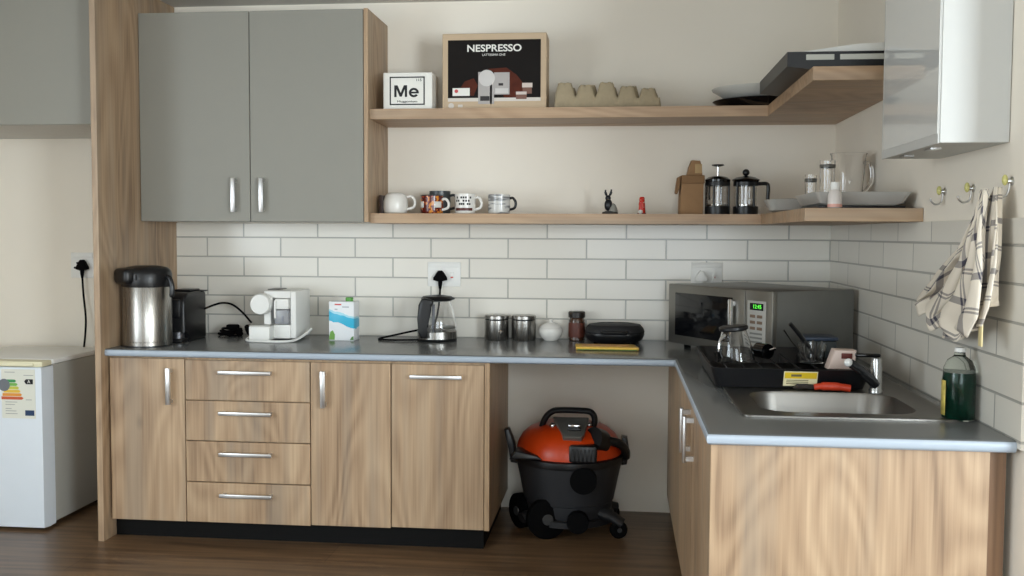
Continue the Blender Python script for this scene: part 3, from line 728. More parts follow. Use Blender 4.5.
B().ball((-.102, -.040, .108), .016, sc=(.9, .7, .9)).build('spout_end', M['white_gloss'], t)
B().box(-.07, .012, -.014, .014, .1235, .136, bev=.005).build('lever', M['black_gloss'], t)
t = thing('paring_knife', 'red-orange handled knife lying in front of the dish rack', 'knife', (-.322, -1.628, .9062), -.06)
B().tube(smooth_path([(-.058, 0, .0125), (-.03, 0, .0165), (.02, 0, .0165), (.062, 0, .0115)]), [.011]*6+[.0145]*7+[.013]*6, 12, sy=1.0).build('handle', plain('red_orange', (196, 62, 34), .4), t)
B().prism([(-.058, .008), (-.13, .006), (-.115, .024), (-.058, .022)], 'y', -.001, .001).build('blade', M['chrome'], t)

# soap bottle
t = thing('soap_bottle', 'tall dish soap bottle with green liquid under the tea towel', 'bottle', (-.052, -2.085, TZ))
pr_ = [(.046, .002), (.050, .008), (.050, .12), (.047, .155), (.036, .178), (.018, .19), (.016, .20)]
B().lathe([(0, .001)]+pr_+[(0, .201)], n=36, sx=.92, sy=1.0).build('bottle', glass('clear_pet', (238, 246, 240), .04, 1.2), t)
pl_ = [(.043, .006), (.0465, .012), (.0465, .12), (.044, .142)]
B().lathe([(0, .005)]+pl_+[(0, .142)], n=36, sx=.92).build('green_liquid', plain('green_soap', (6, 50, 38), .1, trans=.25, ior=1.34), t)
B().lathe([(.014, .2015), (.016, .203), (.014, .215), (0, .216)], n=20).build('cap', M['white'], t)
b = B()
pts = [(.0512*.93*math.cos(a), .0512*math.sin(a)) for a in [PI*(.76+.36*k/8) for k in range(9)]]
lw = [b.bm.verts.new((x, y, .015)) for x, y in pts]; up_ = [b.bm.verts.new((x, y, .118)) for x, y in pts]
for i in range(8): b.bm.faces.new((lw[i], lw[i+1], up_[i+1], up_[i]))
o = b.build('bottle_label', plain('soap_label', (196, 176, 90), .5, var=.7, scale=45), t)
o.modifiers.new('thick', 'SOLIDIFY').thickness = .0008

# ================================================================== HOOKS AND TEA TOWEL
def hook(label, y, z):
    t = thing('wall_hook', label, 'hook', (.0145, y, z), 0, 'coat hooks on the right wall')
    t.scale = (.78, .78, .78)
    B().lathe([(0, 0), (.014, 0), (.016, .004), (.010, .008), (.008, .018), (0, .018)], 0, 0, 20, M=Matrix.Rotation(-PI/2, 4, 'Y')).build('mount', M['silver'], t)
    lab(B().ball((-.026, 0, .004), .0145, sc=(.7, .8, 1.35)).build('knob', plain('painted_knob', (196, 190, 120), .3, var=.45, scale=150), t), 'yellow-green painted knob')
    B().tube(smooth_path([(-.010, 0, -.004), (-.012, 0, -.030), (-.020, 0, -.050), (-.040, 0, -.054), (-.056, 0, -.042), (-.060, 0, -.030)]), .0042, 8).build('hook_wire', M['silver'], t)
hook('empty hook nearest the shelf end', -1.700, 1.590)
hook('empty hook in the middle of the row of three', -1.965, 1.588)
hook('hook with yellow-green knob that carries the tea towel', -2.262, 1.594)
# towel: one cloth gathered on the hook, folds falling and bunching to the left
mt, nt, bb = base('checked_cotton'); L = nt.links.new
uvn = N(nt, 'ShaderNodeUVMap'); sp = N(nt, 'ShaderNodeSeparateXYZ'); L(uvn.outputs[0], sp.inputs[0])
def stripes(sock, per, lines):
    fr = N(nt, 'ShaderNodeMath', operation='WRAP'); fr.inputs[1].default_value = per; fr.inputs[2].default_value = 0; L(sock, fr.inputs[0])
    acc = None
    for c, w in lines:
        cm = N(nt, 'ShaderNodeMath', operation='COMPARE'); cm.inputs[1].default_value = c; cm.inputs[2].default_value = w; L(fr.outputs[0], cm.inputs[0])
        if acc is None: acc = cm.outputs[0]
        else:
            mx = N(nt, 'ShaderNodeMath', operation='MAXIMUM'); L(acc, mx.inputs[0]); L(cm.outputs[0], mx.inputs[1]); acc = mx.outputs[0]
    return acc
ln = [(.03, .0035), (.042, .0035), (.13, .011)]
su = stripes(sp.outputs['X'], .2, ln); sv = stripes(sp.outputs['Y'], .2, ln)
sm = N(nt, 'ShaderNodeMath', operation='ADD'); L(su, sm.inputs[0]); L(sv, sm.inputs[1])
sm2 = N(nt, 'ShaderNodeMath', operation='MULTIPLY'); sm2.inputs[1].default_value = .62; sm2.use_clamp = True; L(sm.outputs[0], sm2.inputs[0])
mx = N(nt, 'ShaderNodeMix', data_type='RGBA'); mx.inputs['A'].default_value = s2l((226, 216, 200))+(1,); mx.inputs['B'].default_value = s2l((70, 68, 80))+(1,)
L(sm2.outputs[0], mx.inputs['Factor']); L(mx.outputs['Result'], bb.inputs['Base Color']); bb.inputs['Roughness'].default_value = .9
def lerp_tab(tab, t):
    for (t0, v0), (t1, v1) in zip(tab, tab[1:]):
        if t <= t1: 
            k = (t-t0)/(t1-t0); return v0+(v1-v0)*k
    return tab[-1][1]
TY, TZ1 = -2.285, 1.575
def cloth(nu, nv, left, right, topz, bot, x0, depth, folds, ph, uvs, uvo, swirl=0.0, out=1.0):
    b = B(); uvl = b.bm.loops.layers.uv.new('UVMap'); P = {}
    for j in range(nv+1):
        t = j/nv
        for i in range(nu+1):
            s = i/nu
            yl, yr = lerp_tab(left, t), lerp_tab(right, t)
            y = yl+(yr-yl)*s
            zb = bot(s); z = topz+(zb-topz)*t
            a = folds*2*PI*s+ph
            amp = depth*(.35+.65*min(1, t*1.6))
            x = x0-amp*(.5+.5*math.sin(a+.8*math.sin(2.2*t)))-.012*out*math.sin(5*t+3*s)*t-.02*out*t
            y += .012*math.sin(a*1.0+1.3)*t
            P[i, j] = b.bm.verts.new((x, y, z))
    for j in range(nv):
        for i in range(nu):
            f = b.bm.faces.new((P[i, j], P[i+1, j], P[i+1, j+1], P[i, j+1]))
            for l, (p, q) in zip(f.loops, ((i, j), (i+1, j), (i+1, j+1), (i, j+1))):
                u, v = p/nu*uvs[0], q/nv*uvs[1]
                l[uvl].uv = (u*math.cos(swirl)-v*math.sin(swirl)+uvo[0]+5, u*math.sin(swirl)+v*math.cos(swirl)+uvo[1]+5)
    return b
t = thing('tea_towel', 'checked cream tea towel hanging bunched from the third hook', 'towel', (0, 0, 0))
lf = [(0, TY+.02), (.15, TY+.075), (.45, TY+.22), (.75, TY+.47), (.9, TY+.60), (1, TY+.60)]
rt = [(0, TY-.012), (.2, TY-.035), (.6, TY-.075), (.85, TY-.085), (1, TY-.06)]
def bot1(s): return 1.195-.05*math.sin(PI*s)+.012*math.sin(9*s)
o = cloth(56, 44, lf, rt, TZ1, bot1, -.022, .030, 4.2, .3, (.62, .55), (.0, .0)).build('back_fold', mt, t, angle=80)
lf2 = [(0, TY+.025), (.2, TY+.04), (.5, TY+.14), (.78, TY+.36), (.9, TY+.52), (1, TY+.47)]
rt2 = [(0, TY-.008), (.3, TY-.01), (.6, TY-.05), (.85, TY-.07), (1, TY-.02)]
def bot2(s): return 1.128+.055*abs(math.sin(2.6*PI*s+.5))+.03*(1-s)
o2 = cloth(60, 44, lf2, rt2, TZ1-.004, bot2, -.058, .034, 3.1, 1.7, (.55, .50), (.07, .03), .45).build('front_fold', mt, t, angle=80)
lf3 = [(0, TY+.01), (.3, TY+.03), (.8, TY+.03), (1, TY-.01)]
rt3 = [(0, TY-.016), (.3, TY-.050), (.8, TY-.062), (1, TY-.040)]
o3 = cloth(20, 36, lf3, rt3, TZ1+.002, lambda s: 1.245+.02*s, -.030, .026, 1.2, 0, (.16, .42), (.1, .09), out=.15).build('hanging_corner', mt, t, angle=80)
for q in (o, o2, o3):
    md = q.modifiers.new('thick', 'SOLIDIFY'); md.thickness = .003
lab(B().box(-.082, -.078, TY-.055, TY-.030, 1.145, 1.215, bev=.001).build('cloth_tag', plain('cloth_tag', (216, 200, 150), .7), t), 'small yellow cloth tag')

# ================================================================== LOWER SHELF
S1 = 1.5415
def mug(label, x, y, r, h, mat, hmat, ang, prof=None, inv=False, hs=1.0, group='mugs on the lower shelf'):
    t = thing('coffee_mug', label, 'mug', (x, y, S1), 0, group)
    p = prof or [(r*.86, .001), (r*.96, .005), (r, .02), (r, h), (r-.004, h), (r-.005, .008), (0, .008)]
    B().lathe([(0, .001)]+p, n=36).build('cup', mat, t)
    c, s = math.cos(ang), math.sin(ang)
    pts = [(r*.96, .80), (r*1.35*hs, .82), (r*1.62*hs, .58), (r*1.5*hs, .32), (r*.94, .22)]
    B().tube(smooth_path([(a*c, a*s, z*h) for a, z in pts]), .0065, 10).build('handle', hmat, t)
    return t
def printed(name, basec, inks, sc, thr=.56, zband=None):
    m, nt, b = base(name); L = nt.links.new
    tc = N(nt, 'ShaderNodeTexCoord'); mp = N(nt, 'ShaderNodeMapping'); mp.inputs['Scale'].default_value = sc; L(tc.outputs['Object'], mp.inputs[0])
    n = N(nt, 'ShaderNodeTexNoise'); n.inputs['Scale'].default_value = 1; n.inputs['Detail'].default_value = 1; L(mp.outputs[0], n.inputs['Vector'])
    rp = N(nt, 'ShaderNodeValToRGB'); rp.color_ramp.interpolation = 'CONSTANT'; e = rp.color_ramp.elements
    e[0].color = s2l(basec)+(1,); e[1].position = thr; e[1].color = s2l(inks[0])+(1,)
    for i, c in enumerate(inks[1:]): k = e.new(thr+.05*(i+1)); k.color = s2l(c)+(1,)
    L(n.outputs['Fac'], rp.inputs['Fac']); L(rp.outputs[0], b.inputs['Base Color']); b.inputs['Roughness'].default_value = .2
    return m
tag(B().prism([(-.055, .0), (.055, .0), (.055, .092), (-.055, .092)], 'x', -.011, .011, bev=.003).build('dark_box', plain('dark_brown_box', (52, 34, 26), .5), None, (-2.243, -.20, S1)), 'narrow dark box standing against the oak cabinet side', 'box')
mug('plain white rounded mug, first mug from the cabinet side', -2.177, -.22, .064, .106, M['ceramic'], M['ceramic'], -.15,
    [(.050, .001), (.058, .006), (.064, .03), (.062, .065), (.053, .092), (.038, .104), (.030, .106), (0, .106)], hs=1.0)
t = mug('red and orange patterned mug with white band, in front of a dark mug', -1.983, -.26, .056, .088, printed('red_pattern', (84, 20, 14), [(150, 50, 24), (206, 130, 50)], (60, 60, 60), .52), M['ceramic'], -.25)
b = B()
for a0, a1 in ((PI*1.08, PI*1.30), (PI*1.62, PI*1.86)):
    lo = [b.bm.verts.new((.0568*math.cos(a0+(a1-a0)*k/8), .0568*math.sin(a0+(a1-a0)*k/8), .030)) for k in range(9)]
    hi = [b.bm.verts.new((v.co.x, v.co.y, .060)) for v in lo]
    for k in range(8): b.bm.faces.new((lo[k], lo[k+1], hi[k+1], hi[k]))
o = b.build('white_band', M['ceramic'], t); o.modifiers.new('thick', 'SOLIDIFY').thickness = .0006
B().lathe([(.0545, .0885), (.0565, .0895), (.0545, .093), (.040, .0935), (0, .0935)], n=30).build('rim', plain('rim_grey', (70, 74, 74), .4), t)
mug('dark grey mug hiding behind the red patterned mug', -1.968, -.125, .054, .118, plain('dark_grey_glaze', (62, 66, 68), .3), plain('dark_grey_glaze', (62, 66, 68), .3), -.1, hs=1.05)
t = mug('white mug with black lettering and white handle', -1.823, -.22, .052, .100, M['ceramic'], M['ceramic'], -.12)
b = B()
for zz, w in ((.076, .9), (.060, 1.0), (.044, .8)):
    for k in range(7):
        a = PI*1.5+(-.75+.25*k)*w; p0 = a-.085; p1 = a+.085
        if (k+int(zz*100)) % 4 == 0: continue
        q = [b.bm.verts.new((.0524*math.cos(p), .0524*math.sin(p), z)) for p, z in ((p0, zz), (p1, zz), (p1, zz+.010), (p0, zz+.010))]
        b.bm.faces.new(q)
b.build('lettering', M['ink'], t)
b = B()
for k in range(12):
    p0 = PI*1.5-.9+.15*k; p1 = p0+.16
    b.bm.faces.new([b.bm.verts.new((.0524*math.cos(p), .0524*math.sin(p), z)) for p, z in ((p0, .016), (p1, .016), (p1, .030), (p0, .030))])
b.build('red_black_band', plain('band_maroon', (88, 34, 26), .4, var=.6, scale=60), t)
t = mug('grey-white streaked mug with black handle', -1.652, -.22, .055, .097, printed('grey_streak', (206, 204, 198), [(168, 168, 166), (130, 130, 130)], (14, 14, 70), .53), M['black'], -.12, hs=.95)
# rabbit figurine
t = thing('rabbit_figurine', 'small black rabbit figurine alone on the lower shelf', 'figurine', (-1.103, -.22, S1))
B().lathe([(.030, .001), (.038, .004), (.036, .012), (.022, .016), (0, .017)], n=24, sx=1.05).build('base', plain('figurine_base', (60, 58, 54), .5), t)
BK = plain('figurine_black', (24, 25, 30), .35)
B().ball((-.008, 0, .046), .024, sc=(.85, .75, 1.25)).ball((-.010, -.004, .080), .0155, sc=(.9, .9, .95)).build('body', BK, t)
B().tube(smooth_path([(-.014, 0, .088), (-.022, 0, .104), (-.023, 0, .121)]), [.004]*3+[.006]*6+[.004]*4, 8).tube(smooth_path([(-.006, 0, .088), (.003, 0, .104), (.006, 0, .123)]), [.004]*3+[.006]*6+[.004]*4, 8).build('ears', BK, t)
lab(B().lathe([(.024, .012), (.020, .03), (.010, .05), (0, .056)], .015, .0, 20).build('skirt', plain('figurine_grey', (140, 138, 130), .5), t), 'grey skirt')
t = thing('red_figurine', 'tiny red figurine with white foot on the lower shelf', 'figurine', (-.948, -.22, S1))
B().lathe([(.018, .008), (.017, .03), (.015, .055), (.013, .082), (.010, .086), (0, .087)], n=20).build('body', printed('red_dots', (196, 40, 26), [(230, 190, 170)], (95, 95, 95), .62), t)
B().ball((-.006, -.012, .012), .0125).build('white_foot', M['ceramic'], t)
B().lathe([(.021, 0), (.021, .0075), (0, .0078)], n=20).build('base', plain('dark_red', (120, 26, 20), .5), t)
# paper bag
t = thing('paper_bag', 'brown paper coffee bag with folded top beside the coffee presses', 'bag', (-.715, -.20, S1), .06)
B().prism([(-.052, 0), (.058, 0), (.060, .185), (-.046, .188), (-.050, .10)], 'y', -.05, .05, bev=.004).build('body', M['card'], t)
B().box(-.048, .063, -.057, .055, .150, .190, bev=.004).build('folded_band', plain('card_fold', (134, 102, 70), .85, var=.12, scale=30), t)
B().prism([(-.018, .19), (.056, .19), (.052, .235), (.044, .262), (.004, .264), (-.008, .23)], 'y', -.03, .03, bev=.006).build('neck', M['card'], t)
B().prism([(-.050, .188), (-.064, .18), (-.074, .105), (-.066, .100), (-.054, .14)], 'y', -.048, .02, bev=.002).build('side_flap', plain('card_fold', (134, 102, 70), .85), t)
B().box(.018, .052, -.036, -.030, .20, .245, bev=.002).build('tie', plain('tie_tan', (176, 146, 104), .7), t)
# French presses
def press(label, x, y, rod, ang):
    t = thing('french_press', label, 'coffee press', (x, y, S1), 0, 'french presses')
    g = [(.052, .012), (.052, .158)]
    B().lathe(g+[(.049, .158), (.049, .012), (.052, .012)], n=32).build('glass_beaker', M['glass'], t)
    B().lathe([(.051, .013), (.0485, .014), (.0485, .05), (0, .05)], n=28).build('filter_disc', M['steel'], t)
    b = B().lathe([(.060, .001), (.060, .040), (.0535, .042), (.0535, .012), (0, .012)], n=32)
    b.build('base', M['black'], t)
    fr = B()
    for k in range(4):
        a = PI/4+ang+k*PI/2
        fr.tube([(.0565*math.cos(a), .0565*math.sin(a), .035), (.0565*math.cos(a), .0565*math.sin(a), .158)], .005, 8)
    fr.lathe([(.053, .140), (.060, .140), (.060, .158), (.053, .158), (.053, .140)], n=32)
    fr.build('frame', M['black'], t)
    B().lathe([(.056, .1585), (.060, .160), (.060 if rod else .067, .170), (.045, .182), (.014, .188), (0, .188)], n=32).build('lid', M['black_gloss'], t)
    if rod: 
        B().tube([(0, 0, .188), (0, 0, .232)], .0035, 8).build('plunger_rod', M['chrome'], t)
        B().lathe([(0, .2325), (.012, .233), (.030, .238), (.028, .243), (0, .245)], n=20).build('plunger_knob', M['black'], t)
    else:
        B().ball((0, 0, .205), .017).build('plunger_knob', M['black'], t)
    B().tube(smooth_path([(.055*math.cos(ang), .055*math.sin(ang), .150), (.098*math.cos(ang), .098*math.sin(ang), .150), (.106*math.cos(ang), .106*math.sin(ang), .13), (.104*math.cos(ang), .104*math.sin(ang), .075)]), .009, 10).build('handle', M['black'], t)
press('black french press with raised plunger, beside the paper bag', -.584, -.215, True, PI*.62)
press('black french press with round lid knob, right of the raised plunger', -.448, -.20, False, -.12)
# trays, glasses, jug, bottle on the return
t = thing('oval_dish', 'silver oval dish at the bend of the lower shelf', 'dish', (-.285, -.58, S1))
B().lathe([(0, .003), (.09, .003), (.11, .012), (.135, .058), (.130, .060), (.106, .017), (.09, .008), (0, .008)], n=44, sx=.95, sy=1.3).build('dish', plain('tray_silver', (196, 196, 192), .3, metal=.35), t)
t = thing('serving_tray', 'rectangular silver tray with flared rim behind the white bottle', 'tray', (-.180, -1.20, S1))
b = B(); 
loft(b, [Z(rrect(-.13, .13, -.19, .19, .02), .012), Z(rrect(-.15, .15, -.20, .20, .02), .020), Z(rrect(-.172, .172, -.215, .215, .02), .060), Z(rrect(-.166, .166, -.209, .209, .02), .060), Z(rrect(-.146, .146, -.194, .194, .02), .024)])
b.bm.faces.new([b.bm.verts.new(p) for p in Z(rrect(-.13, .13, -.19, .19, .02), .012)])
b.build('tray', plain('tray_silver', (196, 196, 192), .3, metal=.35), t)
lab(B().box(-.155, .155, -.19, .19, .001, .0115, bev=.003).build('lower_tray', M['black'], t), 'black tray underneath')
def tumbler(label, x, y, r, h):
    t = thing('drinking_glass', label, 'glass', (x, y, S1), 0, 'glasses on the lower shelf')
    B().lathe([(0, .001), (r*.85, .001), (r*.88, .006), (r, h), (r-.003, h), (r*.84, .012), (0, .010)], n=28).build('tumbler', M['glass'], t)
    B().lathe([(r*.99+.001, h-.03), (r+.0015, h-.018), (r+.001, h-.016), (r*.99, h-.03)], n=28).build('rim_band', plain('smoked_band', (92, 90, 84), .2), t)
tumbler('short drinking glass left of the taller one', -.262, -.85, .024, .155)
tumbler('taller slim drinking glass between the short glass and jug', -.205, -.90, .031, .21)
t = thing('glass_jug', 'large clear glass jug in the shelf corner', 'jug', (-.095, -.78, S1))
pj = [(.052, .001), (.055, .006), (.062, .12), (.072, .238), (.076, .248)]
B().lathe([(0, .001)]+pj+[(.073, .248), (.069, .238), (.059, .12), (.051, .012), (0, .010)], n=36).build('jug', M['glass'], t)
B().tube(smooth_path([(.064, 0, .21), (.092, .0, .20), (.096, 0, .13), (.062, 0, .08)]), .007, 8).build('handle', M['glass'], t)
t = thing('small_bottle', 'small white bottle with white cap on the shelf front edge', 'bottle', (-.285, -1.435, S1))
B().lathe([(.022, .001), (.025, .004), (.025, .045), (.020, .060), (.0155, .066), (0, .066)], n=28).build('body', plain('milky_plastic', (214, 206, 200), .3), t)
B().lathe([(.0155, .0665), (.0165, .068), (.0165, .092), (.015, .094), (0, .094)], n=24).build('cap', M['white'], t)
lab(B().lathe([(.0253, .004), (.0255, .005), (.0255, .014), (.0253, .015)], n=28).build('bottle_band', plain('pink_band', (214, 160, 146), .4), t), 'pink band at the foot')

# ================================================================== UPPER SHELF
S2 = 2.048
t = thing('mug_box', 'white gift box printed Me beside the wall cabinet', 'box', (-2.097, -.21, S2))
B().box(-.122, .122, -.09, .08, .001, .184, bev=.002, seg=1).build('carton', M['paper'], t)
b = B(); fy = -.0905
for x0, x1, z0, z1 in ((-.090, .085, .158, .164), (-.090, .085, .026, .032), (-.090, -.084, .026, .164), (.079, .085, .026, .164)): b.box(x0, x1, fy-.0008, fy+.0004, z0, z1)
b.build('square_frame', M['ink'], t)
LM = Matrix.Translation((-.006, 0, .092)) @ Matrix.Diagonal((.80, 1, .84, 1)) @ Matrix.Translation((.016, 0, -.090))
mx_ = [(-.090, .058), (-.090, .126), (-.070, .126), (-.050, .082), (-.030, .126), (-.010, .126), (-.010, .058), (-.024, .058), (-.024, .104), (-.044, .060), (-.056, .060), (-.076, .104), (-.076, .058)]
B().prism([(x-.002, z) for x, z in mx_], 'y', fy-.0010, fy+.0003).xf(LM).build('letter_m', M['ink'], t)
b = B(); ec, ez, ro, ri = .030, .083, .027, .0145
ang = [2*PI*k/40 for k in range(0, 37)]; sxx = 1.15
q = [[b.bm.verts.new((ec+rr*sxx*math.cos(a), y, ez+rr*math.sin(a))) for a in ang] for rr in (ro, ri) for y in (fy-.0010, fy+.0003)]
for k in range(36):
    b.bm.faces.new((q[0][k], q[0][k+1], q[2][k+1], q[2][k])); b.bm.faces.new((q[0][k], q[0][k+1], q[1][k+1], q[1][k]))
    b.bm.faces.new((q[2][k], q[2][k+1], q[3][k+1], q[3][k]))
b.box(ec-ri*sxx-.002, ec+ro*sxx, fy-.0011, fy+.0003, ez-.005, ez+.005)
b.xf(LM).build('letter_e', M['ink'], t)
text('number_print', '115', .018, M['ink'], t, (.055, fy-.0008, .147), sx=1.1)
text('name_print', 'Muggonium', .014, M['ink'], t, (-.002, fy-.0008, .043), sx=1.55)
t = thing('coffee_machine_box', 'tan and black coffee machine carton in the middle of upper shelf', 'box', (-1.672, -.19, S2), 0)
BX = .256
B().box(-BX, BX, -.09, .09, .001, .372, bev=.003, seg=1).build('carton', plain('tan_carton', (196, 172, 142), .6, var=.04), t)
fy = -.0905
B().box(-.228, .228, fy-.0006, fy+.0004, .060, .340).build('black_print', plain('print_black', (26, 22, 20), .6, var=.25, scale=9, spec=.15), t)
B().box(-.228, .228, fy-.0006, fy+.0004, .043, .0595).build('white_strip', plain('strip_white', (214, 206, 196), .5), t)
text('brand_lettering', 'NESPRESSO', .047, M['paper'], t, (0, fy-.001, .298), sx=1.13, bold=.0009)
text('model_lettering', 'LATTISSIMA ONE', .015, M['paper'], t, (-.002, fy-.001, .267), sx=1.0)
glow = plain('print_ember', (84, 40, 28), .6, var=.35, scale=30, spec=.15)
B().prism([(-.150, .075), (-.10, .07), (-.08, .12), (-.10, .155), (-.145, .14), (-.165, .11)], 'y', fy-.0010, fy-.0005).build('ember_picture', glow, t)
B().prism([(.05, .06), (.135, .062), (.15, .12), (.11, .17), (.06, .205), (-.03, .20), (.0, .18)], 'y', fy-.0010, fy-.0005).build('ember_picture', glow, t)
pw = plain('print_silver', (176, 170, 166), .5, var=.06); pd = plain('print_dark', (46, 40, 40), .5)
gp = lambda b: b
B().box(-.078, -.01, fy-.0012, fy-.0007, .03, .185).box(.0, .076, fy-.0012, fy-.0007, .075, .182).box(-.02, .0, fy-.0012, fy-.0007, .03, .14).build('machine_picture', pw, t)
b = B().lathe([(0, 0), (.040, 0), (.040, .0008), (0, .0008)], 0, 0, 32, M=Matrix.Translation((-.036, fy-.0012, .155)) @ Matrix.Rotation(PI/2, 4, 'X'))
b.box(.006, .070, fy-.0018, fy-.0012, .08, .105); b.build('machine_highlights', plain('print_light', (206, 202, 198), .5), t)
B().box(-.068, -.022, fy-.0018, fy-.0012, .045, .068).box(.022, .045, fy-.0018, fy-.0012, .118, .130).build('cup_picture', pd, t)
o = B().box(-.205, -.120, fy-.0012, fy-.0007, .070, .108).build('capsule_pack_picture', M['paper'], t)
B().lathe([(0, 0), (.009, 0), (.009, .0006), (0, .0006)], 0, 0, 16, M=Matrix.Translation((-.186, fy-.0012, .093)) @ Matrix.Rotation(PI/2, 4, 'X')).build('red_dot', plain('print_red', (204, 80, 80), .5), o)
B().box(.140, .185, fy-.0012, fy-.0007, .078, .128).box(.108, .160, fy-.0014, fy-.0007, .052, .086).build('coffee_glasses_picture', plain('print_brown', (120, 84, 70), .5), t)
B().box(.138, .188, fy-.0018, fy-.0013, .108, .130).box(.108, .160, fy-.0020, fy-.0015, .074, .088).build('milk_foam_picture', plain('print_foam', (210, 196, 186), .5), t)
B().lathe([(0, 0), (.014, 0), (.014, .0006), (0, .0006)], 0, 0, 20, M=Matrix.Translation((-.212, fy, .022)) @ Matrix.Rotation(PI/2, 4, 'X')).box(-.178, -.155, fy-.0006, fy+.0003, .015, .028).build('small_marks', plain('strip_white', (214, 206, 196), .5), t)
# egg tray
t = thing('egg_tray', 'grey-brown moulded pulp egg tray lying on the upper shelf', 'egg tray', (-1.120, -.205, S2))
b = B(); nx, ny = 88, 40; G = {}
pk = []
for i in range(5):
    for j in range(3): pk.append((-.205+.1*i+(.012 if j == 1 else 0), -.075+.075*j, .124-.012*((i+j) % 2)-(.030 if i == 4 else 0)-(.008*(i == 3))))
for i in range(nx+1):
    for j in range(ny+1):
        x = -.255+.51*i/nx; y = -.12+.24*j/ny; h = .048
        for px, py, ph in pk:
            d = max(abs(x-px)/.052, abs(y-py)/.048, math.hypot((x-px)/.058, (y-py)/.053)*.92)
            h = max(h, min(ph, ph-(d-.62)*.20) if d < 1.1 else 0)
        ed = min((x+.255)/.02, (.255-x)/.02, (y+.12)/.02, (.12-y)/.02)
        if ed < .6: h = min(h, .03+.085*ed/.6) if ed > .05 else .004
        h += .002*math.sin(x*190)*math.sin(y*170)
        G[i, j] = b.bm.verts.new((x, y, max(h, .003)))
for i in range(nx):
    for j in range(ny): b.bm.faces.new((G[i, j], G[i+1, j], G[i+1, j+1], G[i, j+1]))
bmesh.ops.transform(b.bm, matrix=Matrix.Identity(4), verts=b.bm.verts[:])
o = b.build('pulp_tray', M['pulp'], t, angle=60); o.modifiers.new('thick', 'SOLIDIFY').thickness = .003
# plates
t = thing('oven_tray', 'black oval metal tray under the white platter on upper shelf', 'tray', (-.365, -.215, S2))
B().lathe([(0, .001), (.18, .001), (.215, .010), (.25, .036), (.246, .039), (.21, .016), (0, .008)], n=48, sy=.84).build('tray', M['black_gloss'], t)
t = thing('serving_platter', 'white oval platter resting on the black oval tray', 'platter', (-.365, -.215, S2+.040))
B().lathe([(0, .001), (.15, .001), (.19, .012), (.25, .048), (.254, .056), (.248, .056), (.185, .020), (.15, .008), (0, .008)], n=56, sy=.84).build('platter', plain('pale_platter', (206, 204, 196), .25), t)
# black slotted tray on the return
t = thing('plastic_crate', 'shallow black slotted tray box on the upper shelf return', 'crate', (0, 0, S2))
b = B()
bo = [(-.375, -1.375), (-.006, -1.375), (-.006, -.66), (-.375, -.66)]; to = [(-.452, -1.375), (-.004, -1.375), (-.004, -.66), (-.452, -.66)]
loft(b, [Z(bo, .001), Z(to, .012), Z(to, .064), Z([(-.44, -1.363), (-.016, -1.363), (-.016, -.672), (-.44, -.672)], .064), Z([(-.44, -1.363), (-.016, -1.363), (-.016, -.672), (-.44, -.672)], .050)])
b.bm.faces.new([b.bm.verts.new(p) for p in Z(bo, .001)])
b.build('box', plain('crate_black', (30, 31, 33), .4), t)
for x0, x1 in ((-.385, -.285), (-.265, -.03)):
    lab(B().box(x0, x1, -1.3765, -1.3745, .034, .054, bev=.0009, seg=1).build('slot_label', plain('slot_white', (196, 196, 186), .5), t), 'pale slot')
tag(B().prism([(-.40, .001), (-.02, .001), (-.02, .040), (-.20, .032), (-.40, .006)], 'y', -1.34, -.75, bev=.001, seg=1).build('paper_stack', M['paper'], None, (0, 0, S2+.0642)), 'loose white papers on top of the black slotted tray', 'papers')

# ================================================================== VACUUM CLEANER
t = thing('vacuum_cleaner', 'orange and black drum vacuum cleaner in the open bay', 'vacuum cleaner', (-1.290, -.315, 0))
B().lathe([(0, .085), (.198, .085), (.208, .10), (.214, .155), (.220, .16), (.240, .26), (.256, .335), (.258, .348), (0, .348)], n=56).build('drum', M['vac_grey'], t)
B().lathe([(.254, .342), (.268, .346), (.272, .360), (.270, .378), (.260, .384), (0, .384)], n=56).build('rim', M['black'], t)
B().lathe([(.257, .3845), (.256, .405), (.247, .438), (.226, .472), (.190, .502), (.14, .521), (.08, .531), (0, .534)], n=56).build('motor_hood', M['orange'], t)
b = B().box(.012, .142, -.264, -.19, .384, .463, bev=.010)
for k in range(6): b.box(.025+.019*k, .035+.019*k, -.268, -.262, .394, .45)
b.build('vent_block', M['black'], t)
b = B().prism([(-.040, -.005), (.045, -.005), (.058, .02), (.075, .150), (-.095, .150), (-.055, .05)], 'y', -.016, .012, bev=.006)
b.xf(Matrix.Translation((.022, -.215, .487)) @ Matrix.Rotation(-1.11, 4, 'X'))
b.build('cover_plate', plain('satin_grey_plate', (128, 126, 120), .3, metal=.6), t)
B().box(.0, .066, -.195, -.15, .520, .534, bev=.006).build('power_switch', M['black'], t)
B().box(.005, .06, -.18, -.145, .5345, .546, bev=.003).build('switch_trim', M['chrome'], t)
B().tube(smooth_path([(-.135, -.06, .49), (-.115, -.06, .55), (-.08, -.06, .586), (-.04, -.06, .594), (.05, -.06, .594), (.105, -.06, .588), (.125, -.06, .555), (.115, -.06, .50)]), .019, 12, sy=.8).build('carry_handle', M['black'], t)
B().ball((-.075, -.100, .525), .016).build('screw_cap', M['chrome'], t)
B().ball((.10, -.085, .530), .012).build('screw_cap', M['chrome'], t)
B().lathe([(0, 0), (.055, 0), (.060, .012), (.060, .075), (0, .08)], 0, 0, 28, M=Matrix.Translation((.165, -.12, .452)) @ Matrix.Rotation(-.75, 4, 'Z') @ Matrix.Rotation(1.2, 4, 'X')).build('blower_port', M['black'], t)
B().tube(smooth_path([(.19, -.15, .47), (.245, -.12, .45), (.272, -.07, .41), (.276, -.03, .37)]), .022, 10).build('port_strap', M['black'], t)
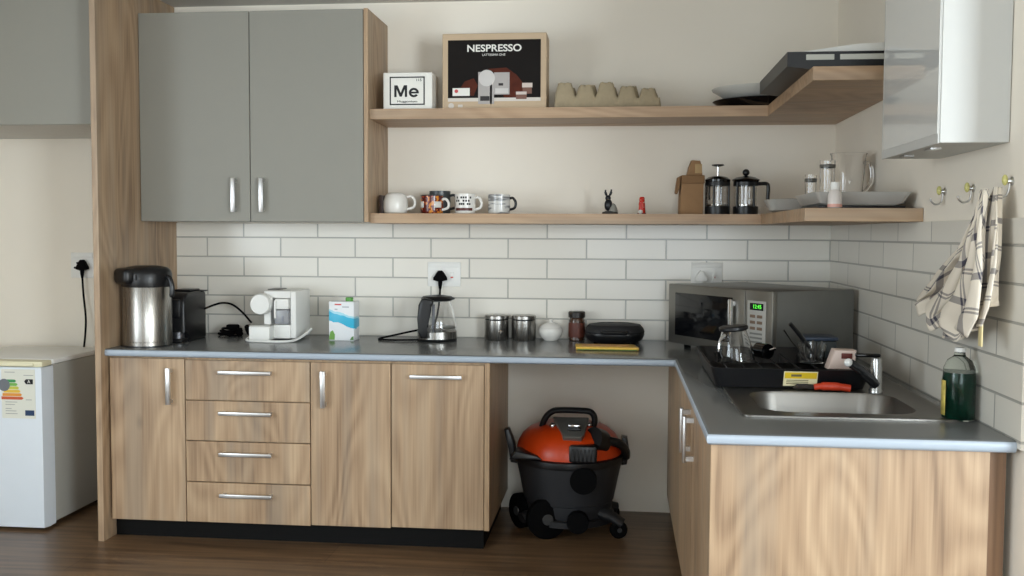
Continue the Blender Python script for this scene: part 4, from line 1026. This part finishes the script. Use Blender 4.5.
for sgn in (-1, 1):
    b = B().prism([(.255, .325), (.282, .33), (.292, .40), (.282, .46), (.255, .465), (.255, .40)] if sgn > 0 else [(.255, .32), (.285, .325), (.30, .41), (.318, .485), (.296, .49), (.268, .42)], 'y', -.035, .035, bev=.008)
    if sgn < 0: b.xf(Matrix.Scale(-1, 4, (1, 0, 0)))
    b.build('latch', M['black'], t)
B().prism([(-.27, .385), (-.11, .385), (-.14, .405), (-.24, .425)], 'y', -.235, -.12, bev=.008).build('hose_clip', M['black'], t)
B().lathe([(0, 0), (.058, 0), (.062, .010), (.062, .04), (0, .04)], 0, 0, 32, M=Matrix.Translation((.080, -.228, .300)) @ Matrix.Rotation(PI/2, 4, 'X')).build('hose_inlet', M['rubber'], t)
B().lathe([(0, 0), (.048, 0), (.051, .008), (.051, .05), (0, .05)], 0, 0, 28, M=Matrix.Translation((.055, -.205, .098)) @ Matrix.Rotation(PI/2, 4, 'X')).build('drain_cap', M['rubber'], t)
b = B().lathe([(.21, .055), (.225, .06), (.225, .088), (.20, .092), (0, .092)], n=44)
b.tube(smooth_path([(.14, -.10, .12), (.21, -.125, .10), (.265, -.135, .07)]), [.045]*6+[.036]*6+[.034], 14, sy=.65)
b.tube(smooth_path([(-.14, -.10, .10), (-.19, -.12, .09), (-.22, -.14, .08)]), .035, 12, sy=.7)
b.tube(smooth_path([(.14, .12, .10), (.20, .14, .08), (.235, .15, .07)]), .035, 12, sy=.7)
b.build('dolly', M['black_matt'], t)
def wheel(x, y, r, w, ang, nm='wheel'):
    mw = Matrix.Translation((x, y, r+.001)) @ Matrix.Rotation(ang, 4, 'Z') @ Matrix.Rotation(PI/2, 4, 'X')
    o = B().lathe([(0, -w/2), (r*.5, -w/2), (r*.8, -w/2), (r, -w/2+.010), (r, w/2-.010), (r*.8, w/2), (0, w/2)], n=32, M=mw).build(nm, M['rubber'], t)
    B().lathe([(0, w/2), (r*.28, w/2), (r*.25, w/2+.004), (0, w/2+.004)], n=20, M=mw).build('hub_cap', plain('hub_grey', (60, 60, 60), .4), o)
wheel(-.095, -.185, .096, .055, .30); wheel(-.235, -.02, .085, .05, -.9)
wheel(.245, -.14, .042, .038, .3, 'caster'); wheel(.215, .14, .042, .038, .9, 'caster')
